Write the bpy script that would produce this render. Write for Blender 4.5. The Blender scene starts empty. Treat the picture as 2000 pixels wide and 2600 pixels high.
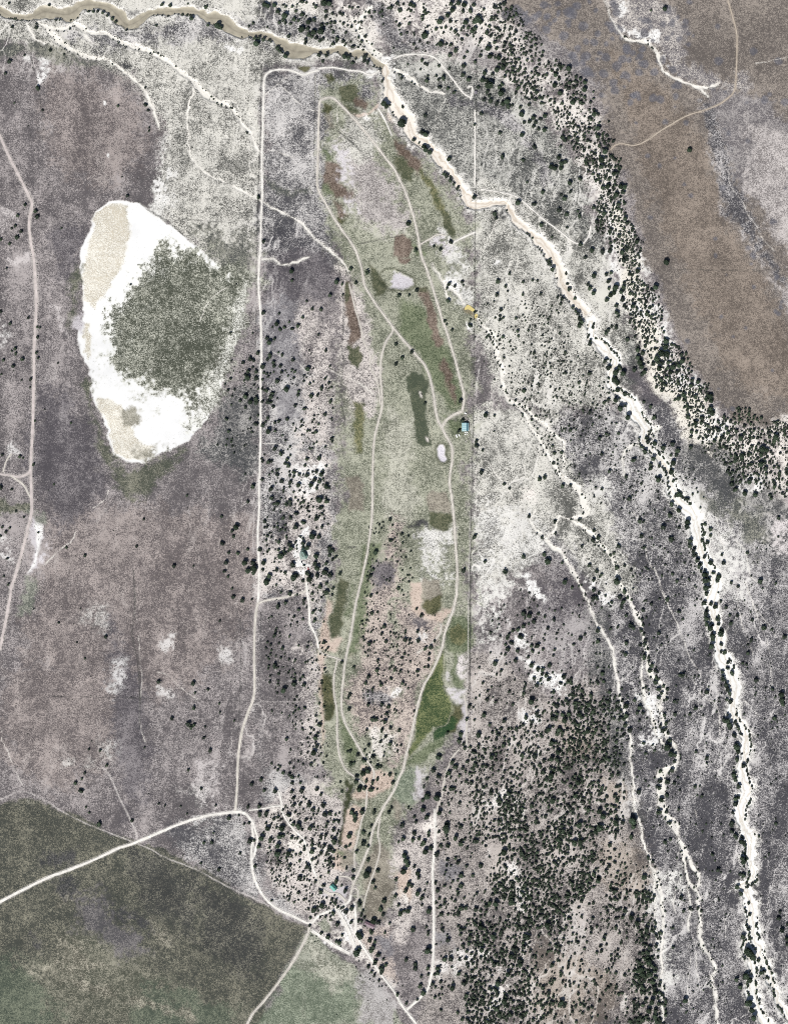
import bpy, math, random
import numpy as np
from mathutils import Vector

# ------------------------------------------------------------------ camera, world, sun, exposure
S = 0.75                      # metres per map unit (the map is 2000 x 2600 units)
CAM_H = 4500.0
SUN_EL, SUN_STR, SKY_STR, EXPOSURE, GAIN = 47.0, 5.0, 0.05, 0.42, 1.62
SC = bpy.context.scene
col = SC.collection
cd = bpy.data.cameras.new('survey_camera'); cam = bpy.data.objects.new('survey_camera', cd); col.objects.link(cam)
cam.location = (0, 0, CAM_H); cam.rotation_euler = (0, 0, 0)
cd.sensor_fit = 'VERTICAL'; cd.sensor_height = 24; cd.lens = 12 / (1300 * S / CAM_H)
cd.clip_start = 10; cd.clip_end = 30000
SC.camera = cam
W = bpy.data.worlds.new("World"); SC.world = W; W.use_nodes = True
wn = W.node_tree.nodes; bgn = wn.get('Background') or wn.new('ShaderNodeBackground')
sky = wn.new('ShaderNodeTexSky'); sky.sky_type = 'NISHITA'; sky.sun_disc = False
sdir = Vector((0.42, 0.9, 0)).normalized()          # shadows fall up the map, a little to the right
sky.sun_elevation = math.radians(SUN_EL); sky.sun_rotation = math.atan2(-sdir.x, -sdir.y)
W.node_tree.links.new(sky.outputs[0], bgn.inputs[0]); bgn.inputs[1].default_value = SKY_STR
sl = bpy.data.lights.new('sun', 'SUN'); sl.energy = SUN_STR; sl.angle = math.radians(0.5); sl.color = (1, .975, .94)
so = bpy.data.objects.new('sun', sl); col.objects.link(so)
e = math.radians(SUN_EL); tv = Vector((sdir.x * math.cos(e), sdir.y * math.cos(e), -math.sin(e)))
so.rotation_euler = tv.to_track_quat('-Z', 'Y').to_euler(); so.location = (0, 0, 500)
SC.view_settings.view_transform = 'Standard'; SC.view_settings.look = 'None'
SC.view_settings.exposure = EXPOSURE; SC.view_settings.gamma = 1
SC.cycles.max_bounces = 4; SC.cycles.diffuse_bounces = 2
SC.cycles.use_denoising = False; SC.cycles.pixel_filter_type = 'BLACKMAN_HARRIS'; SC.cycles.filter_width = 1.05

# ------------------------------------------------------------------ helpers
def org(t):
    return (0, 0, 2000 / 1680) if t == 'O' else (500 * int(t[0]), 650 * int(t[1]), 1 / 3.36)
def pts(s):
    """'O:x,y x,y T12:x,y ...' -> list of map points (extra numbers kept)"""
    out = []; cur = 'O'
    for w in s.split():
        if ':' in w:
            a, w = w.split(':'); cur = a.lstrip('T') if a != 'O' else 'O'
        v = [float(q) for q in w.split(',')]
        ox, oy, k = org(cur)
        out.append([ox + v[0] * k, oy + v[1] * k] + [q * k for q in v[2:]])
    return out
def wx(x): return (x - 1000) * S
def wy(y): return (1300 - y) * S
def lin(c):
    c = np.array(c, float) / 255
    return np.where(c <= .04045, c / 12.92, ((c + .055) / 1.055) ** 2.4)
def alb(*c):
    g = sum(c) / 3; c = [g + (q - g) * .72 for q in c]
    return tuple(np.minimum(lin(c) / GAIN, .86))
def rnd2(i, j, seed):
    h = (i.astype(np.int64) * 374761393 + j.astype(np.int64) * 668265263 + seed * 974634777) & 0xffffffff
    h = ((h ^ (h >> 13)) * 1274126177) & 0xffffffff
    return ((h ^ (h >> 16)) & 0xffff).astype(np.float32) / 65535.0
def vnoise(x, y, sc, seed):
    x = x / sc; y = y / sc
    i = np.floor(x); j = np.floor(y); u = x - i; v = y - j
    u = u * u * (3 - 2 * u); v = v * v * (3 - 2 * v)
    a = rnd2(i, j, seed); b = rnd2(i + 1, j, seed); c = rnd2(i, j + 1, seed); d = rnd2(i + 1, j + 1, seed)
    return (a * (1 - u) + b * u) * (1 - v) + (c * (1 - u) + d * u) * v
def fbm(x, y, sc, seed, o=3):
    s = 0; n = 0; a = 1
    for k in range(o):
        s = s + a * vnoise(x, y, sc, seed + k); n += a; a *= .5; sc = sc / 2
    return s / n * 2 - 1
def sstep(t): t = np.clip(t, 0, 1); return t * t * (3 - 2 * t)

def mat(name, c=(.5, .5, .5), rough=.9, metal=0.0, var=0.0, vscale=1.0, attr=None, rand=False):
    m = bpy.data.materials.new(name); m.use_nodes = True; nt = m.node_tree; b = nt.nodes['Principled BSDF']
    b.inputs['Roughness'].default_value = rough; b.inputs['Metallic'].default_value = metal
    b.inputs['Specular IOR Level'].default_value = .25 if rough < .7 else .08
    N, L = nt.nodes.new, nt.links.new
    src = None
    if attr:
        a = N('ShaderNodeAttribute'); a.attribute_name = attr; src = a.outputs['Color']
    n = N('ShaderNodeTexNoise'); n.inputs['Scale'].default_value = vscale; n.inputs['Detail'].default_value = 4
    tc = N('ShaderNodeTexCoord'); L(tc.outputs['Object'], n.inputs['Vector'])
    f = n.outputs['Fac']
    if rand:
        oi = N('ShaderNodeObjectInfo'); ad = N('ShaderNodeMath'); ad.operation = 'MULTIPLY_ADD'
        L(oi.outputs['Random'], ad.inputs[0]); ad.inputs[1].default_value = .5; L(f, ad.inputs[2])
        sb = N('ShaderNodeMath'); sb.operation = 'SUBTRACT'; L(ad.outputs[0], sb.inputs[0]); sb.inputs[1].default_value = .25; f = sb.outputs[0]
    mr = N('ShaderNodeMapRange'); mr.inputs[1].default_value = .3; mr.inputs[2].default_value = .7
    mr.inputs[3].default_value = 1 - var; mr.inputs[4].default_value = 1 + var; L(f, mr.inputs[0])
    vm = N('ShaderNodeVectorMath'); vm.operation = 'SCALE'; L(mr.outputs[0], vm.inputs['Scale'])
    if src: L(src, vm.inputs[0])
    else: vm.inputs[0].default_value = c
    L(vm.outputs[0], b.inputs['Base Color'])
    return m

def tag(o, label=None, cat=None, group=None, kind=None):
    if label: o['label'] = label
    if cat: o['category'] = cat
    if group: o['group'] = group
    if kind: o['kind'] = kind
    return o

def np_mesh(name, V, F, nper, smooth=False):
    """V (n,3) array, F flat index array, nper verts per face"""
    me = bpy.data.meshes.new(name)
    V = np.ascontiguousarray(V, np.float32); F = np.ascontiguousarray(F, np.int32).ravel()
    nf = len(F) // nper
    me.vertices.add(len(V)); me.vertices.foreach_set('co', V.ravel())
    me.loops.add(len(F)); me.loops.foreach_set('vertex_index', F)
    me.polygons.add(nf); me.polygons.foreach_set('loop_start', np.arange(nf, dtype=np.int32) * nper)
    me.polygons.foreach_set('loop_total', np.full(nf, nper, np.int32))
    me.update(calc_edges=True)
    if smooth: me.polygons.foreach_set('use_smooth', np.ones(nf, bool))
    return me
def col_attr(me, name, C):
    a = me.attributes.new(name, 'FLOAT_COLOR', 'POINT')
    C = np.concatenate([C, np.ones((len(C), 1))], 1) if C.shape[1] == 3 else C
    a.data.foreach_set('color', np.ascontiguousarray(C, np.float32).ravel())
def obj(name, me, m=None, parent=None, loc=(0, 0, 0)):
    o = bpy.data.objects.new(name, me); col.objects.link(o)
    if m: me.materials.append(m)
    o.parent = parent; o.location = loc
    return o

class MB:
    def __init__(s): s.v = []; s.f = []
    def add(s, v, f):
        n = len(s.v); s.v += [tuple(q) for q in v]; s.f += [tuple(i + n for i in q) for q in f]; return s
    def box(s, x0, x1, y0, y1, z0, z1):
        return s.add([(x0, y0, z0), (x1, y0, z0), (x1, y1, z0), (x0, y1, z0), (x0, y0, z1), (x1, y0, z1), (x1, y1, z1), (x0, y1, z1)],
                     [(3, 2, 1, 0), (4, 5, 6, 7), (0, 1, 5, 4), (1, 2, 6, 5), (2, 3, 7, 6), (3, 0, 4, 7)])
    def slab(s, p, t=.15):   # thick polygon from its top ring
        n = len(p); q = [(a, b, c - t) for a, b, c in p]
        return s.add(list(p) + q, [tuple(range(n)), tuple(range(2 * n - 1, n - 1, -1))] + [(i, n + i, n + (i + 1) % n, (i + 1) % n) for i in range(n)])
    def cyl(s, x, y, r0, z0, z1, r1=None, n=12):
        r1 = r0 if r1 is None else r1
        a = [2 * math.pi * k / n for k in range(n)]
        v = [(x + r0 * math.cos(t), y + r0 * math.sin(t), z0) for t in a] + [(x + r1 * math.cos(t), y + r1 * math.sin(t), z1) for t in a]
        return s.add(v, [tuple(range(n - 1, -1, -1)), tuple(range(n, 2 * n))] + [(i, (i + 1) % n, n + (i + 1) % n, n + i) for i in range(n)])
    def cylx(s, x0, x1, y, z, r, n=14):
        a = [2 * math.pi * k / n for k in range(n)]
        v = [(x0, y + r * math.cos(t), z + r * math.sin(t)) for t in a] + [(x1, y + r * math.cos(t), z + r * math.sin(t)) for t in a]
        return s.add(v, [tuple(range(n - 1, -1, -1)), tuple(range(n, 2 * n))] + [(i, (i + 1) % n, n + (i + 1) % n, n + i) for i in range(n)])
    def build(s, name, m, parent=None):
        me = bpy.data.meshes.new(name); me.from_pydata(s.v, [], s.f); me.update()
        return obj(name, me, m, parent)
def empty(name, loc, rz=0):
    o = bpy.data.objects.new(name, None); col.objects.link(o); o.location = loc; o.rotation_euler = (0, 0, rz); return o

# ------------------------------------------------------------------ map data
TREES = """00|425,40,12 1388,38,14 1455,44,14 1605,30,8 85,28,10 90,522,17 55,627,12 333,750,18 433,428,13 215,472,9 552,464,9 370,940,9 130,878,8 1010,897,11 1240,743,9 1243,890,14 1267,937,10 1275,1085,8 1272,1113,9 1092,1672,13 220,1750,12 312,1800,16 325,1848,18 158,1838,14 138,1927,13 105,1948,10 187,1975,13 153,2023,17 12,2043,13 87,2077,12 1640,155,20 1338,215,11 1045,1510,6 532,1948,8 110,230,12 318,235,14 760,95,10 800,98,12 840,95,12 880,108,12 920,130,12 960,155,13 990,180,12 1560,120,10 1600,125,10
10|515,370,26 495,325,14 530,325,13 570,335,14 620,338,12 580,35,22 610,45,20 665,38,20 695,92,20 755,128,25 740,165,16 755,190,14 705,187,14 800,198,12 830,160,18 870,172,13 900,118,18 847,92,12 815,52,12 740,38,10 760,52,12 900,10,18 1015,55,14 1090,20,30 1130,25,22 1100,92,14 1158,112,12 955,185,22 998,165,16 1098,140,14 1110,200,12 1175,188,14 1145,190,12 1245,118,14 1220,108,12 895,245,26 950,240,16 1060,265,28 1000,270,24 960,290,18 1065,210,16 985,312,12 1020,320,16 1050,345,14 1075,328,14 785,305,16 930,335,14 930,365,14 1165,270,12 1198,325,16 1195,345,14 1248,350,14 1160,372,15 1270,275,12 1380,318,10 1405,352,12 1437,308,12 1333,400,15 1320,225,12 480,195,12 445,222,10 600,230,8 82,58,16 98,212,12 180,215,22 205,230,18 690,405,18 710,435,14 760,475,20 1045,465,16 1105,470,16 1075,520,12 1262,480,20 1295,492,18 1330,535,14 1435,485,18 1430,520,14 1460,530,16 570,2058,15 525,1680,14 1580,690,12 1600,880,25 1620,905,22 1580,92,12 1655,62,18 1580,140,10 1630,70,10 1250,200,12
20|30,28,16 80,38,10 55,88,18 145,35,20 170,50,18 145,95,12 115,88,8 45,212,16 20,185,10 92,160,8 130,200,12 245,135,14 245,165,12 272,118,12 260,100,14 395,180,28 490,30,20 500,85,22 460,130,20 555,25,22 600,40,22 680,40,16 655,90,18 590,95,14 720,160,30 690,180,24 740,185,20 612,190,22 690,240,20 670,265,20 635,235,14 590,235,12 795,275,18 815,220,14 865,140,14 860,60,16 905,40,14 940,30,18 765,80,12 480,180,16 360,248,14 440,235,12 485,250,12 525,265,16 265,300,28 400,372,26 445,375,12 485,382,14 580,335,14 740,335,16 525,430,18 480,470,16 170,375,12 60,290,12 113,278,10 170,280,10 805,410,24 875,410,14 860,360,14 990,378,14 1010,395,14 930,430,10 1040,270,14 990,300,14 900,310,14 600,490,12 625,440,12 240,512,15 265,540,12 283,550,12 385,560,14 475,585,11 225,592,10 120,548,9 598,560,18 590,635,18 640,675,21 425,665,18 283,685,16 362,645,11 383,675,12 290,645,10 390,745,14 460,752,14 515,788,14 68,668,12 695,525,14 735,475,14 755,680,20 790,685,16 775,620,20 815,720,32 840,630,14 720,742,14 798,782,16 815,815,14 770,848,14 825,855,18 880,880,18 930,880,20 970,860,28 975,905,18 1010,895,12 880,590,22 935,575,22 945,650,14 895,490,20 935,515,18 820,480,20 900,740,16 925,715,14 915,790,28 1060,745,18 1040,790,14 1020,578,16 1060,600,14 1112,740,14 1370,725,22 1380,635,20 1300,635,14 1410,555,18 1490,580,24 1500,705,16 1490,750,16 1420,790,22 1630,700,20 1625,760,22 1590,670,14 1550,690,14 1525,870,22 1590,870,16 1215,780,18 1155,890,14 1090,970,24 1075,910,14 1110,1040,14 1155,1035,16 1190,1075,14 1235,1095,14 1285,1105,20 1250,1010,14 1290,985,20 1190,1000,20 1210,1040,16 745,967,15 687,1060,11 905,1130,15 1093,1147,20 1200,1250,18 925,1333,17 1103,1360,15 1135,1550,12 1268,1635,17 1195,1740,16 1060,1725,24 1405,1340,20 1460,1375,18 1340,1420,20 1375,1435,20 1425,1430,20 1430,1390,20 1440,1170,18 1460,1195,16 1420,1245,12 1500,1560,20 1585,1525,16 1455,1690,20 1425,1660,12 1505,1635,14 1408,1790,18 1475,1825,17 1580,1840,17 1565,1800,12 1255,1915,17 1475,1940,11 1590,2080,17 1345,2020,10 270,985,16 75,910,12 70,1045,35 240,1130,18 275,1145,22 170,1190,15 215,1218,9 260,1245,20 275,1275,24 310,1295,20 450,1500,17 425,1480,14 480,1540,14 510,1570,12 545,1600,14 470,1355,20 685,1680,16 860,1820,18 870,1860,14 125,1903,20 188,2130,16 487,2062,15 397,2122,15 340,2100,11 1560,1180,16
30|20,780,10 20,840,10 30,970,22 60,1090,22 60,1160,20 150,1035,10 190,1200,14 30,1225,10 75,1240,16 115,1220,14 120,1290,24 90,1360,24 90,1420,22 195,1480,22 60,1500,14 150,1530,14 140,1590,22 100,1600,18 150,1650,18 215,1660,24 250,1590,22 285,1595,20 270,1640,18 200,1680,18 235,1740,18 283,1735,15 22,1770,16 110,1820,20 290,1865,20 305,1900,16 50,1890,18 168,1955,18 240,2010,18 390,2060,20 165,2070,12 200,2055,12 100,2145,19 160,2140,17 265,2150,22 305,2130,16 415,2145,11 320,2080,10 250,1360,10 250,1425,12 838,1275,20 510,88,10 627,75,20 10,2130,20 30,1310,14 20,1370,14 150,1375,10
01|60,103,9 10,472,12 90,573,12 243,525,11 137,787,14 140,830,12 105,808,8 198,880,15 118,935,14 36,885,12 320,605,9 343,608,9 325,690,12 316,823,11 333,868,11 268,1050,13 262,1120,8 190,1057,8 500,912,8 612,1422,10 303,1405,9 175,1708,12 203,1722,8 25,1695,11 293,1775,12 465,1945,9 15,1968,18 108,1987,10 385,1307,7 1600,2040,10 1117,240,8 145,2175,10 15,1005,9
11|810,125,20 813,208,12 1195,217,20 1242,237,11 1312,108,14 1452,138,18 1357,225,14 1136,333,15 1247,330,9 938,383,9 987,448,13 1061,452,14 570,480,15 904,520,13 703,490,10 686,577,20 864,593,16 712,622,14 747,606,13 816,618,13 789,562,10 645,604,9 290,654,10 340,238,7 599,697,15 621,733,20 667,705,13 1040,668,10 478,656,8 1100,803,13 731,842,13 697,820,9 525,824,15 628,846,19 606,881,13 459,873,17 486,888,13 397,905,14 565,938,19 655,905,15 660,935,14 714,938,14 822,882,16 949,957,21 440,980,16 437,1030,22 418,1010,12 508,985,14 512,1040,18 724,989,14 838,985,12 600,1003,11 629,1001,9 779,1019,9 687,1065,18 563,1052,10 291,1042,11 491,1100,10 767,1132,22 597,1145,16 560,1130,10 648,1168,14 636,1195,18 1066,1125,16 1128,1080,13 871,1150,12 866,1183,13 980,1190,17 1033,1183,13 420,1192,19 508,1215,18 463,1238,22 510,1248,17 560,1240,13 612,1245,18 655,1280,14 372,1232,12 841,1273,14 1140,1237,15 919,1301,14 1095,1347,15 418,1290,12 255,1390,13 895,1406,12 892,1450,11 507,1430,17 565,1440,16 606,1380,14 702,1405,15 668,1418,12 774,1389,14 614,1490,24 670,1490,12 275,1494,14 1016,1497,14 1152,1556,15 1155,1580,11 757,1570,9 665,1638,18 717,1680,18 1047,1720,18 773,1730,15 755,1768,13 785,1782,17 614,1752,16 562,1749,13 640,1748,11 940,1730,14 923,1782,12 1105,1788,10 831,1840,16 688,1862,15 873,1862,13 940,1865,17 1022,1838,14 1062,1860,20 728,1915,17 800,1928,17 1003,1905,18 1045,1920,16 870,1950,20 976,1950,20 636,1985,18 485,1960,18 558,1905,12 1105,1960,22 1128,1975,12 641,2060,18 1050,2075,24 1110,2090,18 1030,2060,16 795,2085,16 765,2115,17 800,2120,12 690,2105,18 910,2095,14 886,2108,12 945,2143,14 1060,2140,18 437,2092,13 306,1620,10 177,1608,9 414,1857,8 303,1195,8 270,1143,11 324,1138,9 1022,1980,12
21|470,236,16 582,218,13 522,254,12 592,247,8 453,275,9 463,380,16 43,335,16 130,332,12 197,288,16 690,478,11 650,592,16 654,541,9 435,553,12 451,582,9 498,628,13 20,752,14 151,814,16 71,866,16 20,920,14 266,1252,12 567,1232,16 583,1398,16 555,1490,14 887,215,18 984,150,12 880,328,15 953,258,12 970,298,9 912,458,14 905,510,12 930,528,12 903,545,12 863,527,9 1040,530,12 1053,640,12 1060,680,11 930,688,13 1145,635,10 1097,325,12 1193,825,14 1100,220,12 1180,205,11 1223,208,10 1250,322,12 1312,540,10 1415,658,11 1460,820,12 1418,405,12 1463,993,13 1577,1077,13 1665,1000,16 1670,745,17 1580,590,20 1600,560,18 1580,530,18 1570,490,16 1550,470,12 1520,440,12 1430,365,14 1395,350,12 1330,60,18 1350,110,18 1325,30,14 1480,235,12 1495,280,18 1543,358,14 1467,145,12 1650,240,14 1668,272,18 1630,10,14 1108,1147,17 1143,1083,9 1037,1230,10 1073,1263,9 783,1353,20 857,1360,11 1160,1307,11 706,1578,14 706,1613,17 755,1656,11 1503,1482,15 1505,1570,9 1352,1618,11 1368,1680,13 1432,1673,14 1362,1762,14 746,1840,18 1243,1898,17 1283,1886,16 939,1942,13 986,1980,12 1440,1958,16 1505,1955,11 1670,1330,16 1410,1135,10 853,1495,8 745,573,9 791,692,11 982,940,8
31|642,48,25 25,165,22 22,313,20 130,155,16 170,140,14 150,210,18 325,150,16 395,125,20 280,35,18 210,262,28 275,262,18 152,275,14 165,330,20 135,370,17 195,310,20 255,305,20 330,315,16 265,370,18 355,425,20 350,380,12 215,420,16 280,420,14 405,375,12 550,262,24 490,335,12 220,480,18 230,515,12 215,605,16 145,630,15 125,655,14 175,600,12 310,710,16 460,765,14 495,440,14 460,440,12 475,490,18 515,510,14 640,720,24 635,770,26 600,820,30 650,830,26 560,870,24 400,800,18 440,825,18 400,860,22 415,900,24 430,940,22 455,985,20 435,1005,16 530,915,18 580,955,24 575,900,18 610,910,16 660,905,16 655,950,16 700,940,24 675,990,20 640,1030,16 600,1050,18 770,840,18 780,890,24 750,930,20 730,985,16 485,908,10 370,968,18 275,995,24 245,950,18 145,950,18 118,895,16 210,985,26 205,1050,28 225,1075,22 228,1137,20 293,1170,18 150,1220,14 113,1248,14 210,1225,20 250,1290,26 290,1275,12 315,1370,22 540,1372,18 508,1280,14 450,1240,12 605,1140,16 630,1095,16 558,1110,14 745,1080,16 860,1058,16 910,1070,20 848,1100,18 825,1050,10 790,1180,24 745,1210,20 715,1225,12 888,1195,18 1015,1190,22 1020,1230,20 980,1220,18 820,1275,16 1015,1295,20 1030,1335,24 1000,1325,20 825,1370,17 945,1375,20 890,1420,22 940,1415,18 855,1495,16 897,1497,14 1000,1495,16 1085,1480,20 1165,1505,18 1150,1465,16 1235,1490,16 1115,1545,18 1050,1575,14 1275,1550,24 1130,1370,16 1260,1320,16 1305,1445,16 1385,1485,14 1575,1540,26 1560,1575,18 1645,1495,14 850,1540,14 850,1625,18 545,1595,22 475,1550,16 490,1580,18 615,1630,20 695,1600,20 740,1655,20 725,1695,16 465,1660,20 530,1725,18 362,1735,18 700,1760,22 680,1695,12 508,1775,16 508,1810,17 580,1785,14 685,1835,24 575,1900,24 298,1880,14 155,1835,14 90,1985,13 90,1685,15 73,1550,16 130,1515,12 235,1510,12 68,1375,11 325,2065,18 425,1940,10 755,2025,24 725,2040,16 818,2070,17 845,2110,14 705,1915,13 865,2030,10 1285,1700,24 1235,1740,20 1290,1730,18 1230,1700,18 1460,1640,28 1500,1650,22 1450,1690,22 1450,1770,26 1490,1810,20 1365,1770,18 1145,1770,16 1130,1735,12 1165,1835,16 1350,1920,24 1200,1940,20 1230,1990,18 1310,2020,22 1400,2030,22 1565,1965,18 1525,2035,14 1535,2065,13 1670,1845,20 1430,1870,12 1155,1635,16 750,2165,22 690,2110,16 1370,1620,16 1520,1540,14
02|333,172,8 572,300,11 730,368,12 1172,290,11 1232,60,10 1490,457,16 1654,457,8 505,943,9 909,1062,14 660,1110,8 730,1245,9 1357,1441,16 1652,1458,17 1658,1668,15 1610,1805,20 1633,1832,16 1660,1815,14 1468,1760,14 27,125,10 60,168,12 93,133,10 13,200,10 69,392,11 75,614,10 213,42,9 37,545,10 763,2020,9 860,2030,11 915,2155,12 1238,2007,8 785,1953,6 690,823,7 290,827,7 1665,1540,10
12|215,35,12 340,120,25 303,160,14 315,205,14 222,262,17 435,315,12 275,345,12 353,347,14 253,427,18 410,425,24 480,425,20 493,475,26 442,495,24 488,515,18 238,502,13 267,547,11 313,720,15 391,750,17 304,650,10 197,928,9 540,320,16 573,427,22 565,487,12 600,585,28 620,540,20 582,75,15 848,10,16 738,45,14 800,45,14 845,123,20 910,85,18 1022,55,18 712,153,11 990,200,28 1040,207,16 1070,123,13 703,250,15 790,270,16 805,305,20 718,368,24 755,350,14 910,260,17 905,225,10 945,297,24 700,320,12 1020,368,22 1008,432,18 1028,470,24 945,520,18 965,565,24 907,583,14 830,550,28 850,540,18 822,440,20 683,490,15 755,513,15 1092,505,24 1137,535,20 1030,537,17 1220,522,14 1102,435,15 1133,300,18 1130,330,14 1155,325,18 1185,380,13 1160,403,12 1133,366,13 1055,630,18 1108,605,13 1110,680,20 1163,650,12 1155,705,10 795,690,18 985,690,13 988,748,11 915,745,14 760,770,16 693,800,18 870,828,12 990,850,15 832,890,12 1005,920,16 1083,935,8 665,1050,16 732,1160,14 630,1130,11 629,1211,10 665,1305,19 743,1512,23 831,1460,20 917,1468,16 903,1398,13 622,1447,11 698,1437,9 837,1380,10 854,1573,10 838,1695,9 1085,1108,15 1118,1156,10 1090,1337,12 1235,1278,12 1048,1630,10 1048,1812,17 1013,1918,18 1027,1990,16 1000,2045,24 767,1935,14 638,2142,10 115,2032,14 62,1922,13 95,1512,11 192,1632,9 198,1707,9 320,1777,9 72,1828,9 1525,340,21 1503,488,14 1483,540,16 1485,710,13 1495,862,15 1540,853,10 1598,973,17 1577,1035,13 1613,1103,14 1472,1120,18 1547,1262,13 1340,1320,13 1537,1347,16 1464,1400,17 1442,1455,14 1570,1470,14 1500,1510,13 1306,1555,14 1290,1586,10 1464,1640,15 1300,1678,15 1637,1655,16 1580,1635,13 1620,1715,15 1500,1765,18 1530,1765,16 1607,1783,18 1580,1860,15 1650,1840,13 1448,1855,11 1568,1955,13 1610,1915,13 1648,1973,16 1465,1985,13 1373,2067,14 1427,2115,18 1503,2085,16 1310,2035,13 1285,2040,10 1430,2032,11 1315,2145,15 1340,2140,13 1418,1067,10 1648,60,14 1655,240,14 1655,1420,12 1540,2165,16 1565,2170,14 471,742,9 975,2150,14 865,2125,10
22|70,185,13 688,210,18 558,192,6 598,497,17 776,420,14 948,507,20 1107,375,17 1153,33,14 1371,77,15 1375,180,11 1261,212,12 1280,357,16 1313,413,25 1432,430,12 1602,291,13 1456,592,21 1517,640,13 1577,65,11 1665,450,16 40,650,14 196,825,11 235,877,16 1104,860,20 1153,875,22 1232,865,13 1283,890,12 1195,930,17 1105,970,17 1148,950,10 1365,915,14 1312,990,13 1013,1010,14 1058,1000,16 980,1045,14 965,1070,16 1083,1058,20 1002,1112,17 952,1127,12 973,1165,18 1055,1178,17 948,1210,12 1173,1138,15 1222,1137,20 1180,1183,14 1270,1170,12 1368,1173,12 1357,1221,10 1530,1128,11 1590,1075,16 1625,1040,12 1037,1262,17 865,1283,20 915,1350,13 875,1383,10 1145,1235,12 1172,1300,20 1228,1335,18 1268,1340,16 1262,1380,14 1298,1387,17 1327,1305,18 1197,1415,14 1220,1475,17 1320,1425,16 1250,1430,14 1448,1400,20 1508,1422,15 1420,1458,14 758,1453,12 800,1525,12 728,1565,9 795,1595,17 982,1528,12 1105,1545,14 1110,1500,13 1125,1470,11 868,1615,12 1015,1640,12 1175,1610,26 1222,1715,18 1125,1745,18 770,1728,18 940,1778,18 620,1765,13 687,1773,11 817,1810,13 915,1848,15 1042,1845,16 1100,1812,14 725,1895,24 645,1655,15 678,1665,8 458,1880,12 570,1890,20 560,1945,19 592,1978,13 605,2013,14 380,2085,22 395,2083,14 98,1087,17 135,1090,13 207,1095,17 315,1148,17 270,1158,16 203,1017,13 303,1208,12 296,1256,12 293,1315,13 262,1320,10 203,1352,14 55,1355,12 8,1340,14 75,1455,15 90,1208,11 70,1240,11 347,1098,11 47,1860,14 61,1988,11 495,2130,18 527,2165,20 840,1875,14 890,1895,16 875,1935,14 943,1920,12 980,1947,14 935,1985,18 720,1990,14 650,2003,12 680,2045,18 835,2085,22 627,2125,15 690,2150,18 760,2165,16 790,2165,16 1095,2070,20 1200,2080,20 1345,2100,22 1395,2105,20 1400,2040,22 1280,2120,16 1245,2155,16 1350,1960,18 1340,1980,16 1320,1850,22 1300,1870,18 1350,1750,20 1380,1755,18 1390,1650,20 1410,1850,22 1395,1880,20 1440,1880,16 1455,1770,22 1440,1720,18 1490,1715,18 1545,1620,20 1545,1790,18 1485,1620,18 1465,1600,16 1580,1720,22 1600,1740,20 1635,1680,20 1650,1860,22 1660,1640,20 1600,1570,18 1520,1555,18 1650,2100,20 1660,1990,16 1640,2090,14 1680,1560,18
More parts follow.
